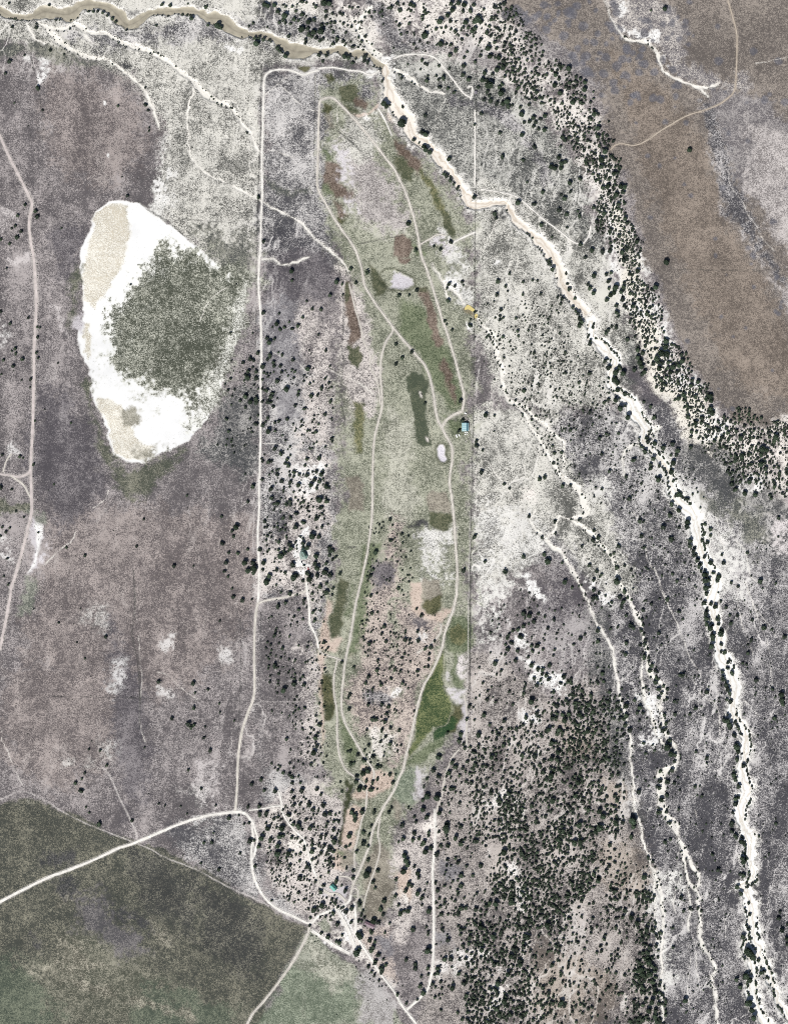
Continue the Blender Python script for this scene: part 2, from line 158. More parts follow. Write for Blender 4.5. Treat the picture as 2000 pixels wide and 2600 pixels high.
32|18,237,18 60,215,18 25,155,13 413,75,18 445,78,12 615,122,20 750,127,13 675,20,20 428,203,17 450,297,15 237,285,17 680,225,20 685,240,14 823,80,24 820,120,20 843,240,18 845,285,16 870,330,18 875,370,14 905,410,18 922,460,17 970,100,14 1018,143,16 965,180,16 1018,198,13 950,240,16 990,255,17 970,375,16 1022,425,22 1130,428,18 1113,360,12 1045,515,14 1090,545,22 1080,580,18 965,525,22 990,535,18 970,580,20 1000,580,18 940,500,14 980,640,24 985,690,18 965,770,20 1060,800,22 1025,780,16 980,860,18 985,900,20 990,950,18 1018,985,24 1085,910,18 1090,955,14 1110,1030,28 1120,1010,20 1040,1050,22 1040,1080,18 1030,1135,24 1113,1125,14 1150,810,14 1107,758,11 1190,945,16 1183,878,12 1247,880,14 1195,598,13 1253,632,13 1440,585,20 1597,47,14 1574,607,12 1595,210,9 1332,345,13 1373,918,14 1475,985,20 1540,997,12 1650,1062,18 1365,1085,15 1337,1130,10 1337,1200,15 1293,1285,12 1323,1298,11 1333,1333,8 1405,1427,18 1543,1507,13 1620,1550,22 1625,1600,24 1635,1630,18 1570,1578,10 1565,1755,17 988,1530,18 890,1670,16 843,1722,12 985,2093,17 893,2040,13 1245,2105,18 1240,1995,28 1250,2030,22 1300,2160,18 1160,1770,24 1175,1810,24 1130,1770,18 1180,1830,20 1120,1420,18 1150,1470,18 1165,1510,18 1180,1540,14 1190,1610,18 1160,1595,12 1205,1370,18 1120,1360,16 1140,1190,18 1110,1190,12 1170,1280,14 1165,1330,14 1220,1900,18 1230,1785,14 653,740,18 750,845,14 781,912,10 512,782,14 575,1030,15 440,833,14 345,745,11 312,725,13 245,722,17 275,760,18 260,790,16 258,815,10 220,585,30 220,470,17 195,350,12 163,365,12 283,455,12 342,493,12 47,500,15 88,532,13 22,577,15 22,663,15 20,728,18 47,727,17 64,690,13 172,767,13 122,712,10 283,670,18 298,880,14 336,968,20 360,985,14 228,977,13 165,993,12 57,1007,18 57,1097,17 302,1110,17 295,1210,16 432,912,12 443,958,13 428,1005,15 450,1037,13 460,1085,15 455,1120,15 418,1132,14 480,1165,11 450,1230,20 487,1240,12 493,1270,12 515,1303,17 500,1345,18 545,1350,14 563,1365,10 555,1405,16 550,1447,18 575,1420,12 575,1503,18 620,1480,14 647,1508,13 600,1543,14 575,1578,16 645,1590,15 710,1608,14 463,1490,12 780,1385,18 755,1385,14 300,1645,22 413,1658,18 370,1600,14 297,1730,20 440,1710,14 393,1705,15 288,1810,18 328,1855,20 627,1725,15 715,1720,15 640,1800,16 607,1860,17 637,1850,14 590,1825,14 655,1885,12 672,1943,17 650,1995,28 660,2000,20 680,2055,24 718,2065,14 710,2125,13 410,1775,12 447,1965,14 463,2055,12 540,2030,11 55,1320,12 95,1370,18 105,1440,14 693,525,13 732,583,14 603,540,10 877,1175,10 742,1265,8 797,430,11
03|728,38,11 703,87,9 652,123,14 698,190,18 738,330,10 765,378,9 850,472,18 1130,445,13 1610,15,12 1357,303,9 1412,318,9 1545,323,8 1597,387,8 1562,745,6
13|40,172,12 162,317,10 275,420,17 360,400,9 448,463,12 405,475,10 437,325,13 537,320,17 470,135,16 550,95,15 668,190,18 575,187,13 740,35,14 790,50,14 815,75,16 815,120,14 897,185,20 812,195,15 827,253,14 1027,178,15 1060,220,13 885,122,12 960,305,20 993,350,18 1080,312,20 1095,390,20 1138,380,16 830,312,15 840,370,12 785,395,18 540,378,16 597,380,18 595,405,12 538,403,12 660,430,14 695,415,14 1225,115,10 1240,195,12 932,440,13 968,505,20 868,480,22 875,505,18 900,520,12 825,475,16 608,512,20 728,505,24 710,575,22 738,570,14 555,590,22 455,618,20 490,613,12 632,608,18 530,665,17 695,655,22 695,725,25 785,720,24 812,590,14 1170,450,14 1210,455,13 1115,462,13 1100,497,12 1165,525,15 1100,568,14 1058,575,16 1170,615,20 1178,630,16 1045,645,12 1087,655,13 983,650,14 985,705,20 1135,690,20 1060,718,16 1168,710,14 918,690,13 885,725,13 878,790,12 795,828,15 880,930,20 945,835,20 985,780,12 1162,830,13 1130,780,16 1140,800,16 1095,790,10 1125,885,12 1083,997,14 1190,955,18 1012,963,13 1060,1050,18 868,1058,14 915,1120,12 1070,1165,24 1000,1200,20 995,1215,16 970,1273,12 965,1342,12 1152,1115,12 1188,1120,11 1180,1150,14 1203,1180,12 1270,1040,18 1235,998,10 1167,1230,17 1275,1218,18 1323,1188,18 1383,1145,16 1390,1165,14 1202,1325,18 1405,1248,14 1416,1214,11 1430,1270,12 1318,1310,14 1380,1298,14 1405,1302,10 1510,1295,24 1550,1310,18 1490,1395,16 1485,1380,14 1390,1415,24 1400,1435,20 1370,1405,16 1435,1335,12 1475,1463,17 1520,1475,13 1505,1520,18 1490,1550,20 1550,1588,18 1525,1640,14 1520,1660,16 1590,1625,11 1575,1700,20 1580,1730,20 1612,1675,14 1465,1690,14 1490,1735,12 1515,1765,12 1555,1810,12 1605,1400,11 1645,1322,11 1120,1435,18 1063,1405,14 1215,1480,18 1190,1475,12 1240,1420,12 1365,1565,26 1385,1540,16 1420,35,22 1460,20,20 1540,90,14 1500,112,14 1445,105,14 1360,110,18 1365,65,14 1388,173,23 1435,168,16 1487,180,20 1648,50,16 1327,370,20 1415,365,20 1512,370,17 1350,400,20 1352,440,17 1302,572,23 1420,545,17 1470,570,13 1487,490,12 1423,638,20 1305,655,13 1270,670,13 1460,665,12 1363,712,14 1463,782,14 1335,870,14 1335,933,15 1275,850,11 1453,893,32 1543,870,15 1503,965,16 1520,1020,13 1600,1125,20 1572,1195,20 1590,1245,15 1660,335,13 1640,375,15 62,632,13 131,628,15 145,550,10 190,862,14 37,810,10 370,725,11 500,835,13 640,865,12 640,1128,9 1672,120,14
23|470,35,20 385,65,18 335,15,18 285,88,13 255,157,11 285,235,26 370,245,26 248,270,14 250,347,22 283,415,20 390,375,22 127,333,11 145,353,8 175,415,13 190,455,14 73,485,19 175,552,18 80,600,18 162,607,17 215,597,14 40,627,11 262,630,20 240,650,14 447,500,28 450,530,22 455,470,18 527,590,22 570,497,18 575,640,20 460,660,18 400,660,16 383,540,13 295,573,12 270,705,25 315,678,18 370,732,20 92,740,22 105,783,22 122,815,20 175,838,13 85,872,24 205,890,22 215,930,14 130,985,20 155,1000,14 105,1040,18 205,1060,22 240,1100,18 300,1210,22 125,1210,22 60,1230,22 85,1215,14 40,1165,14 15,1085,14 375,1040,16 355,975,14 405,1240,18 395,1175,14 433,1150,14 415,1370,16 463,1460,18 293,1545,28 165,1370,20 185,1665,18 185,1705,18 295,1700,16 105,1630,16 225,1850,18 250,1910,20 232,1773,12 375,1700,18 375,1740,20 330,1835,16 500,1870,22 485,1620,20 435,1625,20 555,1745,16 600,1828,20 20,948,14 240,1163,12 575,910,20 548,800,17 620,835,14 575,998,20 548,1073,14 575,1190,20 615,1190,16 550,1235,20 570,1370,17 700,1200,20 820,1150,20 870,1150,26 790,1170,18 1005,1135,28 740,830,18 690,620,20 710,620,16 490,170,18 515,170,14 620,110,14 665,120,17 560,60,14 1145,1435,24 1310,1330,26 1150,1785,18 1580,475,24 1570,110,28 1550,230,20 1270,30,20 1355,270,24 1340,60,28 1440,530,20 1400,600,22 1590,620,24 1540,630,24 1500,565,18 1660,350,20 940,710,26 1090,720,18 830,210,18 980,210,20 350,1950,13 30,1925,14 110,2000,12 200,1970,10 400,2060,11 545,2080,13 585,2140,15 620,1935,18 680,1980,20 890,1830,24 870,1890,20 885,1930,18 945,1980,28 950,1950,20 1270,1870,17 1320,1910,15 1430,1990,24 1415,2020,18 1450,2025,16 1533,1835,12 1460,1860,11 1255,2025,10 1262,2055,9 1597,1640,13 1350,1680,18 880,2050,20 900,2100,20 990,2100,20 1085,2110,18 860,1670,20 1070,1640,20 1080,1670,24 975,1750,24 750,1540,22 1000,1600,22 1110,1520,20 1020,1540,20 740,1350,24 700,1330,16 850,1430,22 650,1440,20 700,1500,18
33|180,55,18 65,155,12 405,195,18 205,230,17 222,268,18 200,322,15 72,360,24 103,400,26 213,455,26 272,460,16 360,440,34 362,493,20 75,500,30 40,530,24 342,580,18 160,652,17 200,692,11 155,830,15 127,870,14 455,925,22 60,955,22 20,745,18 25,900,18 170,1030,18 208,1042,18 203,1112,15 290,1210,18 345,1265,24 395,1310,22 270,1265,16 475,1365,22 465,1415,18 440,1450,20 215,1360,16 500,1525,20 485,1565,20 255,1492,12 228,1550,12 490,1640,28 520,1680,18 425,1710,24 440,1750,22 510,1750,24 525,1820,20 440,1860,20 540,1870,20 585,1850,14 545,1910,22 520,1985,24 495,2060,24 550,2060,20 545,2110,22 560,2150,20 590,2160,18 440,2140,20 110,1455,15 50,1570,12 90,1560,14 490,762,15 525,795,13 590,20,16 690,10,17 590,107,18 650,112,20 562,155,14 583,165,16 710,125,14 600,262,22 650,228,15 580,368,20 645,370,16 740,75,10 755,185,10 885,155,14 945,235,13 747,348,12 675,465,15 630,628,16 677,607,12 770,1103,18 790,1215,14 845,1197,14 915,1195,13 940,1218,12 1035,733,13 1082,865,16 697,1360,12 803,1975,22 698,1527,13 1215,50,20 1230,90,18 1260,150,18 1230,255,18 1255,245,16 1225,300,18 1210,375,14 1200,460,20 1195,480,18 1198,535,16 1235,575,20 1280,620,22 1290,760,22 1300,790,24 1300,910,20 1270,900,14 1250,1010,18 1280,1065,18 1330,980,12 1348,1153,12 1355,1250,14 1295,1435,20 1345,1370,16 1360,1570,36 1340,1550,30 1380,1600,30 1330,1560,24 1430,1640,15 1325,1760,26 1355,1800,24 1310,1780,20 1455,1740,18 1350,1990,28 1370,2055,24 1385,2120,24 1330,2000,20 1240,1800,18 1270,1860,18 1575,470,13 1600,1275,18 1625,1380,20 1670,1450,18 1670,1500,14 1610,1225,12 1670,1330,12 1430,577,11"""
WASHES = """s|00:0,85,70 80,130,50 180,145,50 290,140,60 370,100,90 480,110,110 590,120,120 680,60,120 760,40,90 900,50,90 980,100,100 1040,170,120 1090,210,100 1160,190,70 1230,140,60 1300,105,60 1400,100,60 1520,90,60 1680,100,65 10:100,150,80 200,160,110 270,220,100 350,270,70 450,290,60 570,300,50 660,330,70 730,380,110 810,430,110 900,440,90 1000,430,70 1100,440,60 1200,420,50 1260,440,60 1330,470,60 1400,450,60 1470,470,60 1530,540,70 1590,570,60
o|10:1590,560,60 1600,620,50 1620,680,60 1640,760,100 1660,850,110 20:0,870,100 40,950,100 110,1020,100 140,1100,80 180,1180,70 260,1220,80 340,1290,100 400,1380,70 450,1440,70 520,1510,60 570,1590,70 620,1680,80 640,1740,80 700,1750,80 800,1740,60 900,1730,50 970,1740,50 1000,1800,60 1040,1880,80 1110,1940,60 1180,1990,60 1230,2050,80 1290,2100,100 1340,2184,100 21:1410,110,85 1430,200,75 1470,300,80 1540,390,75 1620,470,75 1680,560,70
m|31:0,560,50 0,700,40 80,750,60 150,830,80 200,900,70 175,1000,60 180,1100,50 240,1170,60 330,1240,60 380,1340,80 440,1420,70 480,1490,60 440,1580,60 500,1640,50 580,1720,50 640,1800,50 680,1900,60 700,2000,70 760,2100,80 860,2184,90 32:880,50,90 900,150,90 920,280,80 960,400,80 1020,500,90 1060,580,90 1050,680,70 1020,770,70 1030,850,80 1060,920,80 1080,1020,80 1090,1150,80 1130,1260,80 1180,1350,90 1210,1450,90 1230,1560,60 1210,1650,60 1220,1750,50 1290,1850,60 1330,1950,60 1320,2060,60 1290,2184,60 33:1300,100,90 1330,200,80 1290,320,80 1280,430,70 1310,540,70 1350,640,80 1350,760,60 1370,870,60 1370,960,60 1290,1010,50 1340,1080,60 1360,1200,80 1370,1330,80 1390,1450,70 1430,1550,60 1460,1650,60 1500,1730,50 1540,1820,40 1580,1920,40 1590,1990,30 1650,2080,30 1680,2140,30
m|33:1360,1450,30 1310,1520,40 1320,1600,40 1370,1650,50 1390,1750,50 1370,1850,60 1380,1960,70 1420,2060,60 1470,2150,60 1500,2184,60
w|31:420,1600,40 340,1630,30 280,1680,24 270,1780,14 275,1880,10
w|31:590,1460,20 540,1480,30 500,1510,30
w|21:690,480,14 740,580,25 790,630,25 840,700,35 860,800,35 890,900,30 920,970,30 920,1070,30 940,1160,25 970,1230,25 1040,1265,25 1080,1300,20 1130,1400,22 1180,1490,22 1240,1570,25 1290,1670,20 1340,1750,25 1390,1830,30 1440,1900,30 1540,1960,50 1590,2050,50 1640,2184,50 22:1640,30,40 1500,60,20
w|21:1060,1260,20 1120,1290,20 1160,1340,18 1200,1390,30 1270,1430,25 1340,1500,20 1440,1600,15 1440,1700,15 1450,1840,16
w|22:1500,60,20 1560,110,22 1680,180,25 32:60,260,25 150,360,22 200,450,20 215,560,22 260,650,22 330,750,30 380,880,35 420,970,30 440,1060,30 470,1170,25 480,1300,25 520,1400,35 600,1480,35 620,1560,35 580,1640,35 600,1740,28 610,1800,28 640,1900,35 700,2000,35 730,2080,25 700,2184,40 33:620,20,60 600,100,60 600,200,55 590,300,55 630,400,55 710,490,50 740,600,30 790,690,30 850,820,24 910,900,22 910,1000,20 880,1030,20
w|33:780,700,24 800,850,24 840,1000,30 900,1060,25 940,1110,25 900,1140,22 930,1220,20 930,1320,22 925,1420,32 950,1530,30 1020,1610,25 1070,1740,25 1020,1780,15 1040,1870,20 1060,1960,22 1065,2080,20 1080,2184,20
w|33:825,1010,14 835,1100,14 840,1200,13 830,1300,12 835,1390,10
w|32:0,850,12 50,960,10 160,1130,14 200,1300,14 230,1450,15 250,1600,16 270,1670,16 300,1750,14 330,1950,14 335,2184,14 33:365,130,12 360,250,10 380,380,12 410,440,20 430,560,14 470,690,14 500,800,20 550,920,17 580,1020,20 605,1150,18 615,1300,14 610,1450,12 595,1600,14 600,1750,16 600,1900,12 610,2184,12
w|33:510,830,14 535,950,12 540,1100,12 550,1300,10 570,1500,8
w|32:430,1250,10 430,1400,14 450,1600,20 500,1700,26 530,1800,22 560,1900,22 620,1990,20
w|22:1200,0,12 1160,100,12 1260,200,25 1330,280,25 1430,350,25 1500,480,25 1570,590,20 1630,720,20 1680,850,15
w|22:1500,60,12 1400,40,14 1370,160,24 1300,220,24
w|00:320,190,20 400,240,30 440,290,35 500,350,35 580,410,35 680,460,30 780,490,30 880,500,25 950,535,22 1000,570,16 1090,640,16 1180,710,16 1240,790,16 1290,890,16 1330,1000,14 1360,1100,12
w|00:430,240,36 500,250,30 560,245,30 640,200,30 720,250,35 820,290,30 900,285,30 1000,335,35 1100,385,35 1190,410,35 1270,430,35 1340,480,35 1420,510,35 1480,570,30 1550,620,30 1630,670,40 10:0,730,50 70,800,45 150,860,30 250,900,25 330,980,25 400,1080,20 470,1160,15 500,1260,12 540,1300,10
w|00:240,200,20 260,270,14 310,340,12 370,370,12
w|00:720,270,14 740,340,10 840,390,8
w|10:240,860,10 300,860,8 360,930,8
w|00:1650,740,14 1640,820,16 1610,900,14 1600,1000,12 1600,1120,12 1610,1250,10 1640,1350,8 1680,1410,8 10:120,1500,10 300,1580,10 400,1640,10 520,1700,12 600,1750,12 700,1800,12 820,1860,14 900,1920,12 960,2000,12 1060,2080,12 1120,2130,14 1190,2190,12 11:1260,70,12 1300,130,10
w|11:560,30,12 640,20,14 700,60,12 780,75,14 870,40,14 960,5,12
w|10:1490,60,25 1420,140,30 1370,240,30 1400,310,30 1450,380,40 1540,470,40
w|20:0,600,30 70,630,34 150,680,22 220,740,20 290,780,14 430,800,8
w|21:320,60,8 400,200,12 480,280,16 560,340,14 600,420,14
w|21:430,230,30 440,300,14 470,380,12
t|32:360,0,8 420,130,10 460,300,10 480,420,14 560,530,14 620,720,16 700,880,12 770,1050,10 850,1250,10 940,1380,8
t|32:880,1450,8 930,1540,10 1060,1650,14 1090,1750,14 1100,1900,8
t|32:1250,640,8 1260,850,8 1330,1080,8 1380,1220,8
t|32:1050,0,6 1100,220,8 1160,450,8
t|32:1140,30,6 1220,220,8 1300,320,12 1340,460,12 1370,560,10 1400,590,8
t|32:1320,600,10 1370,750,12 1420,900,10 1500,1120,8 1530,1300,6 1540,1500,5
t|32:1410,830,6 1500,950,5 1600,1100,5
t|32:1300,1600,12 1370,1680,8 1440,1750,6
t|31:1560,1980,6 1640,1930,6
t|02:1180,1050,6 1195,1250,9 1215,1380,9 1200,1560,8 1195,1700,8 1200,1850,8 1240,1960,8
t|02:1150,650,6 1150,800,7 1170,950,6
t|02:380,460,12 480,350,12 600,260,10 650,170,8
t|02:1340,1360,8 1440,1400,8 1530,1490,8 1680,1600,8
t|01:930,2000,10 900,2080,8 800,2150,6
t|02:15,1850,8 20,1950,8 80,2080,10 120,2184,10 03:160,100,10 215,180,10
t|10:640,670,10 760,770,10 860,880,10 960,940,10 1010,950,8
t|10:590,810,10 700,710,8 800,650,8
t|10:600,1280,8 700,1300,8 820,1340,8
t|10:1200,880,12 1210,1080,12 1330,1160,10 1480,1200,10
t|20:770,1800,8
t|21:700,100,6 800,230,8 790,330,8 850,450,10 880,470,8
t|21:1120,560,8 1260,570,8 1350,620,8 1420,700,8 1470,820,6
t|21:700,2184,8 690,1950,10 720,1800,14 790,1750,10 860,1850,14 960,1970,12 1030,2080,12 1100,2150,12
t|21:1100,1620,6 1200,1640,6 1250,1740,8 1340,1820,10 1420,1930,12
t|21:830,1100,6 840,1300,6 860,1500,6
t|20:740,2184,10 800,2050,8 870,1900,12 885,1880,12
t|20:350,1030,8 400,920,8 440,840,10
t|11:20,560,8 80,420,8 160,320,8 270,260,6
t|11:870,850,8 920,720,10 960,640,12
t|11:560,800,8 640,820,8 750,870,8 830,880,10 890,940,10 950,1000,14
t|11:560,1600,8 700,1610,8 820,1660,8 920,1680,8
t|11:1090,950,6 1200,1010,10 1300,1040,14 1400,1090,14 1500,1180,12 1540,1250,8
t|11:1030,1280,10 1040,1450,10 1020,1600,14 1000,1700,14
t|20:1620,2100,8
t|33:740,700,8 735,800,8 755,900,6
t|33:740,980,12 715,1080,10 700,1180,12 730,1250,8
t|33:830,1500,8 850,1600,6 830,1750,6 825,1950,8 830,2050,6
t|33:890,1550,6 900,1700,6 920,1900,6
t|33:880,350,6 900,420,6
t|33:1140,1280,5 1150,1450,5
t|33:870,1420,14 880,1500,14
w|30:120,0,6 145,90,8 190,190,10 240,270,12 300,335,20 380,350,24 460,360,24 520,400,22 570,450,14 590,560,14 650,630,14 760,690,16 850,720,16 920,750,16 1000,745,12 1080,720,8
w|30:920,755,8 960,790,8 1000,830,8
t|30:1400,540,8 1540,520,6 1680,485,6
t|30:1170,1460,8 1190,1600,6 1290,1720,8 1340,1840,12 1400,1920,6 1460,2040,8 1560,2150,8
t|30:1620,1400,8 1680,1450,8"""
ROADS = """p|24|00:0,1150 60,1290 130,1430 200,1570 262,1690 278,1740 272,1800 255,1880 258,1990 272,2100 01:288,0 298,120 308,280 312,400 305,560 300,700 290,830 292,950 290,1150 283,1400 275,1600 268,1750 266,1820 270,1950 272,2050 274,2184 02:245,120 225,220 195,330 165,430 135,540 100,640 88,720 70,830 45,960 25,1060 0,1170
p|18|01:0,1860 90,1870 170,1885 250,1850 268,1800
p|14|01:90,1870 150,1910 210,1960 262,2060
p|10|01:30,1840 60,1740 100,1690
w|15|11:533,0 530,100 527,250 540,450 548,650 550,850 545,1000 545,1150 543,1300 543,1500 540,1700 535,1850 530,2000 530,2184 12:520,150 522,300 530,450 530,600 520,780
w|15|10:1040,600 960,620 910,640 860,625 810,605 740,595 660,600 610,620 580,660 572,720 572,800 566,950 562,1100 556,1300 556,1500 556,1700 548,1850 545,2000 540,2184
w|12|10:1040,585 1150,575 1300,600 1400,610 1480,640 1560,600
p|19|12:520,780 505,850 495,950 490,1100 488,1250 492,1400 492,1500 480,1600 450,1680 420,1760 390,1850 370,1950 355,2060 348,2184 13:345,150 335,280 325,375
p|18|12:520,780 570,760 650,745 740,730 830,705 905,685 935,655 932,600 925,560
w|16|12:935,600 940,680 955,780 960,900 965,960 1000,1030 1025,1090 1035,1160
p|8|12:1035,1160 1060,1200 1110,1225 1180,1245 1240,1270
t|8|12:600,75 700,80 800,75 900,70
t|7|12:545,1610 650,1622 780,1622 900,1615
w|22|03:0,1145 200,1040 400,940 600,865 800,785 1000,690 1150,640 1350,555 1500,490 1680,430 13:100,405 200,390 325,375 400,385 440,415 468,460
w|20|13:468,460 474,530 478,600 468,700 466,800 480,900 510,990 560,1080 620,1150 700,1210 800,1255 880,1295 940,1320 985,1315 1030,1270 1100,1230 1180,1205 1260,1165 1300,1130 1312,1080
w|14|13:478,455 500,540 517,600 503,690 475,780
p|17|13:1312,1080 1322,1030 1345,960 1375,900 1410,820 1450,720 1480,640 1490,560 1520,480 1560,400 1600,320 1680,190 23:40,90 70,30 80,0 22:110,2050 150,1900 180,1750 215,1600 260,1470 320,1370 370,1260 410,1150 430,1050 460,950 500,850 530,720 535,650 540,500 530,350 520,200 510,50 505,0 21:490,2050 475,1950 480,1850 495,1750 497,1650 475,1590 435,1520 405,1460 370,1390 350,1290 340,1200 325,1120 300,1020 260,930 200,860 150,800 100,740 40,670 0,620 11:1600,510 1540,430 1480,340 1430,250 1415,170 1400,90 1370,0 10:1330,2090 1250,1980 1170,1860 1100,1740 1050,1650 1025,1560 1030,1400 1035,1200 1040,1000 1045,900 1055,860 1090,840 1150,835 1200,870 1280,950 1380,1060 1480,1180 1570,1300 1680,1440 20:40,1520 90,1620 140,1760 180,1900 205,2020 220,2110 235,2184 21:280,120 320,240 360,370 410,540 450,650 490,780 530,920 560,1040 590,1160 595,1240 580,1320
p|20|21:580,1325 500,1360 440,1410 410,1465
g|8|21:300,1170 290,1270 300,1400 320,1500 335,1650 370,1750 430,1850 450,1950
g|8|21:340,1120 400,1190 470,1270 530,1290 580,1265
p|14|11:1665,600 1665,650 1620,710 1590,790 1570,880 1565,1020 1575,1150 1575,1300 1550,1400 1520,1520 1505,1650 1500,1800 1495,2000 1495,2184 12:1480,150 1455,330 1420,500 1385,650 1350,800 1320,1000 1290,1150 1265,1270 1250,1400 1235,1550 1235,1680 1260,1790 1310,1890 1370,1990 1420,2080 1480,2160 13:1510,40 1505,100
p|9|11:1565,1260 1550,1140 1530,1050 1480,950 1470,830 1420,720 1390,580 1350,450 1320,330 1300,240
g|8|12:1440,300 1400,520 1350,700 1300,920 1260,1120 1200,1260
p|11|12:1200,1250 1170,1400 1170,1550 1195,1700 1195,1850 1200,1980 1220,2090 1260,2184 13:1310,50 1370,90 1430,150
p|9|13:1450,190 1440,330 1400,470 1370,600 1345,720 1345,850 1355,940
g|8|13:1490,200 1485,350 1500,460
p|9|13:1560,430 1545,560 1560,700 1530,830 1480,970 1440,1090 1420,1190
p|10|13:1330,1020 1370,1040 1370,1110 1340,1150
p|11|13:1330,970 1290,930 1230,925 1190,930
w|18|13:1345,1150 1355,1300 1352,1400 1400,1500 1480,1620 1560,1750 1680,1905 23:60,2010 120,2090 190,2184
w|30|13:1200,1210 1250,1300 1300,1400 1340,1510 1400,1590
w|30|13:985,1390 1100,1465 1200,1530 1300,1580
p|19|13:960,1330 950,1400 910,1490 850,1600 760,1740 650,1890 560,2000 480,2090 430,2184
w|16|13:700,200 720,290 730,380 780,470 850,550 910,610 950,720 980,830 1020,930
p|20|13:1020,930 1060,1020 1130,1070 1200,1075 1270,1130
w|10|13:715,320 640,330 540,350 450,360
w|20|23:350,360 350,430 350,600 340,750 330,900 335,1100 340,1300 335,1500 330,1700 310,1800 290,1880 220,1960 110,2060
p|11|22:600,1560 620,1700 620,1850 620,2050
p|11|22:560,2020 500,2090 460,2184 23:440,60 430,100 410,220 370,340 350,380
b|11|30:1165,0 1190,90 1220,200 1240,300 1240,450 1235,600 1220,770 1150,850 1060,905 950,945 850,975 750,1020 650,1080 570,1130 500,1180 420,1225 350,1240 260,1225 200,1240 165,1280
w|12|20:0,500 60,475 130,465 240,465 320,480 380,520 440,600 510,690 570,770 610,810 650,830
w|14|20:650,845 668,790 662,735 630,745
w|9|20:740,1615 880,1635 1000,1660 1080,1700 1180,1790 1300,1890 1420,1980 1520,2060 1600,2080 1655,2020 1675,1930
w|10|20:1005,1660 970,1730
w|12|20:690,940 693,1100 693,1250 693,1400 690,1580
w|13|20:470,2090 540,2050 620,2010 690,1980
p|9|20:230,2080 300,2040 370,2000 440,2010
w|8|10:1660,1150 1600,1020 1550,930
g|8|11:1310,230 1360,212 1410,205
t|18|03:885,0 940,65 990,180 1040,290 1090,390 1130,480 1160,540 1170,615
t|14|03:0,270 80,235 150,205 230,205 300,235 400,290 500,350 600,410 750,480 900,540 1050,600 1180,650 1300,700 1400,760 1550,820 1680,870 13:150,955 300,1030 430,1090 560,1150 610,1180
t|8|02:915,2100 955,2120 965,2160 940,2184 890,2184 868,2150 880,2115 915,2100
t|12|12:490,0 480,200 480,350
t|10|22:645,0 643,300 637,650 632,1000 630,1300 620,1560
g|7|22:520,200 505,400 470,520 440,620 425,800 410,900
g|7|22:430,1180 425,1400 450,1550 490,1640 475,1750 440,1820 370,1840
g|7|22:290,1930 210,2010 130,2090
p|11|22:400,960 390,1040 300,1140 200,1200
g|7|10:1010,640 1012,800 1015,950 1010,1200 1005,1450
g|7|10:1050,640 1040,760 1060,830"""
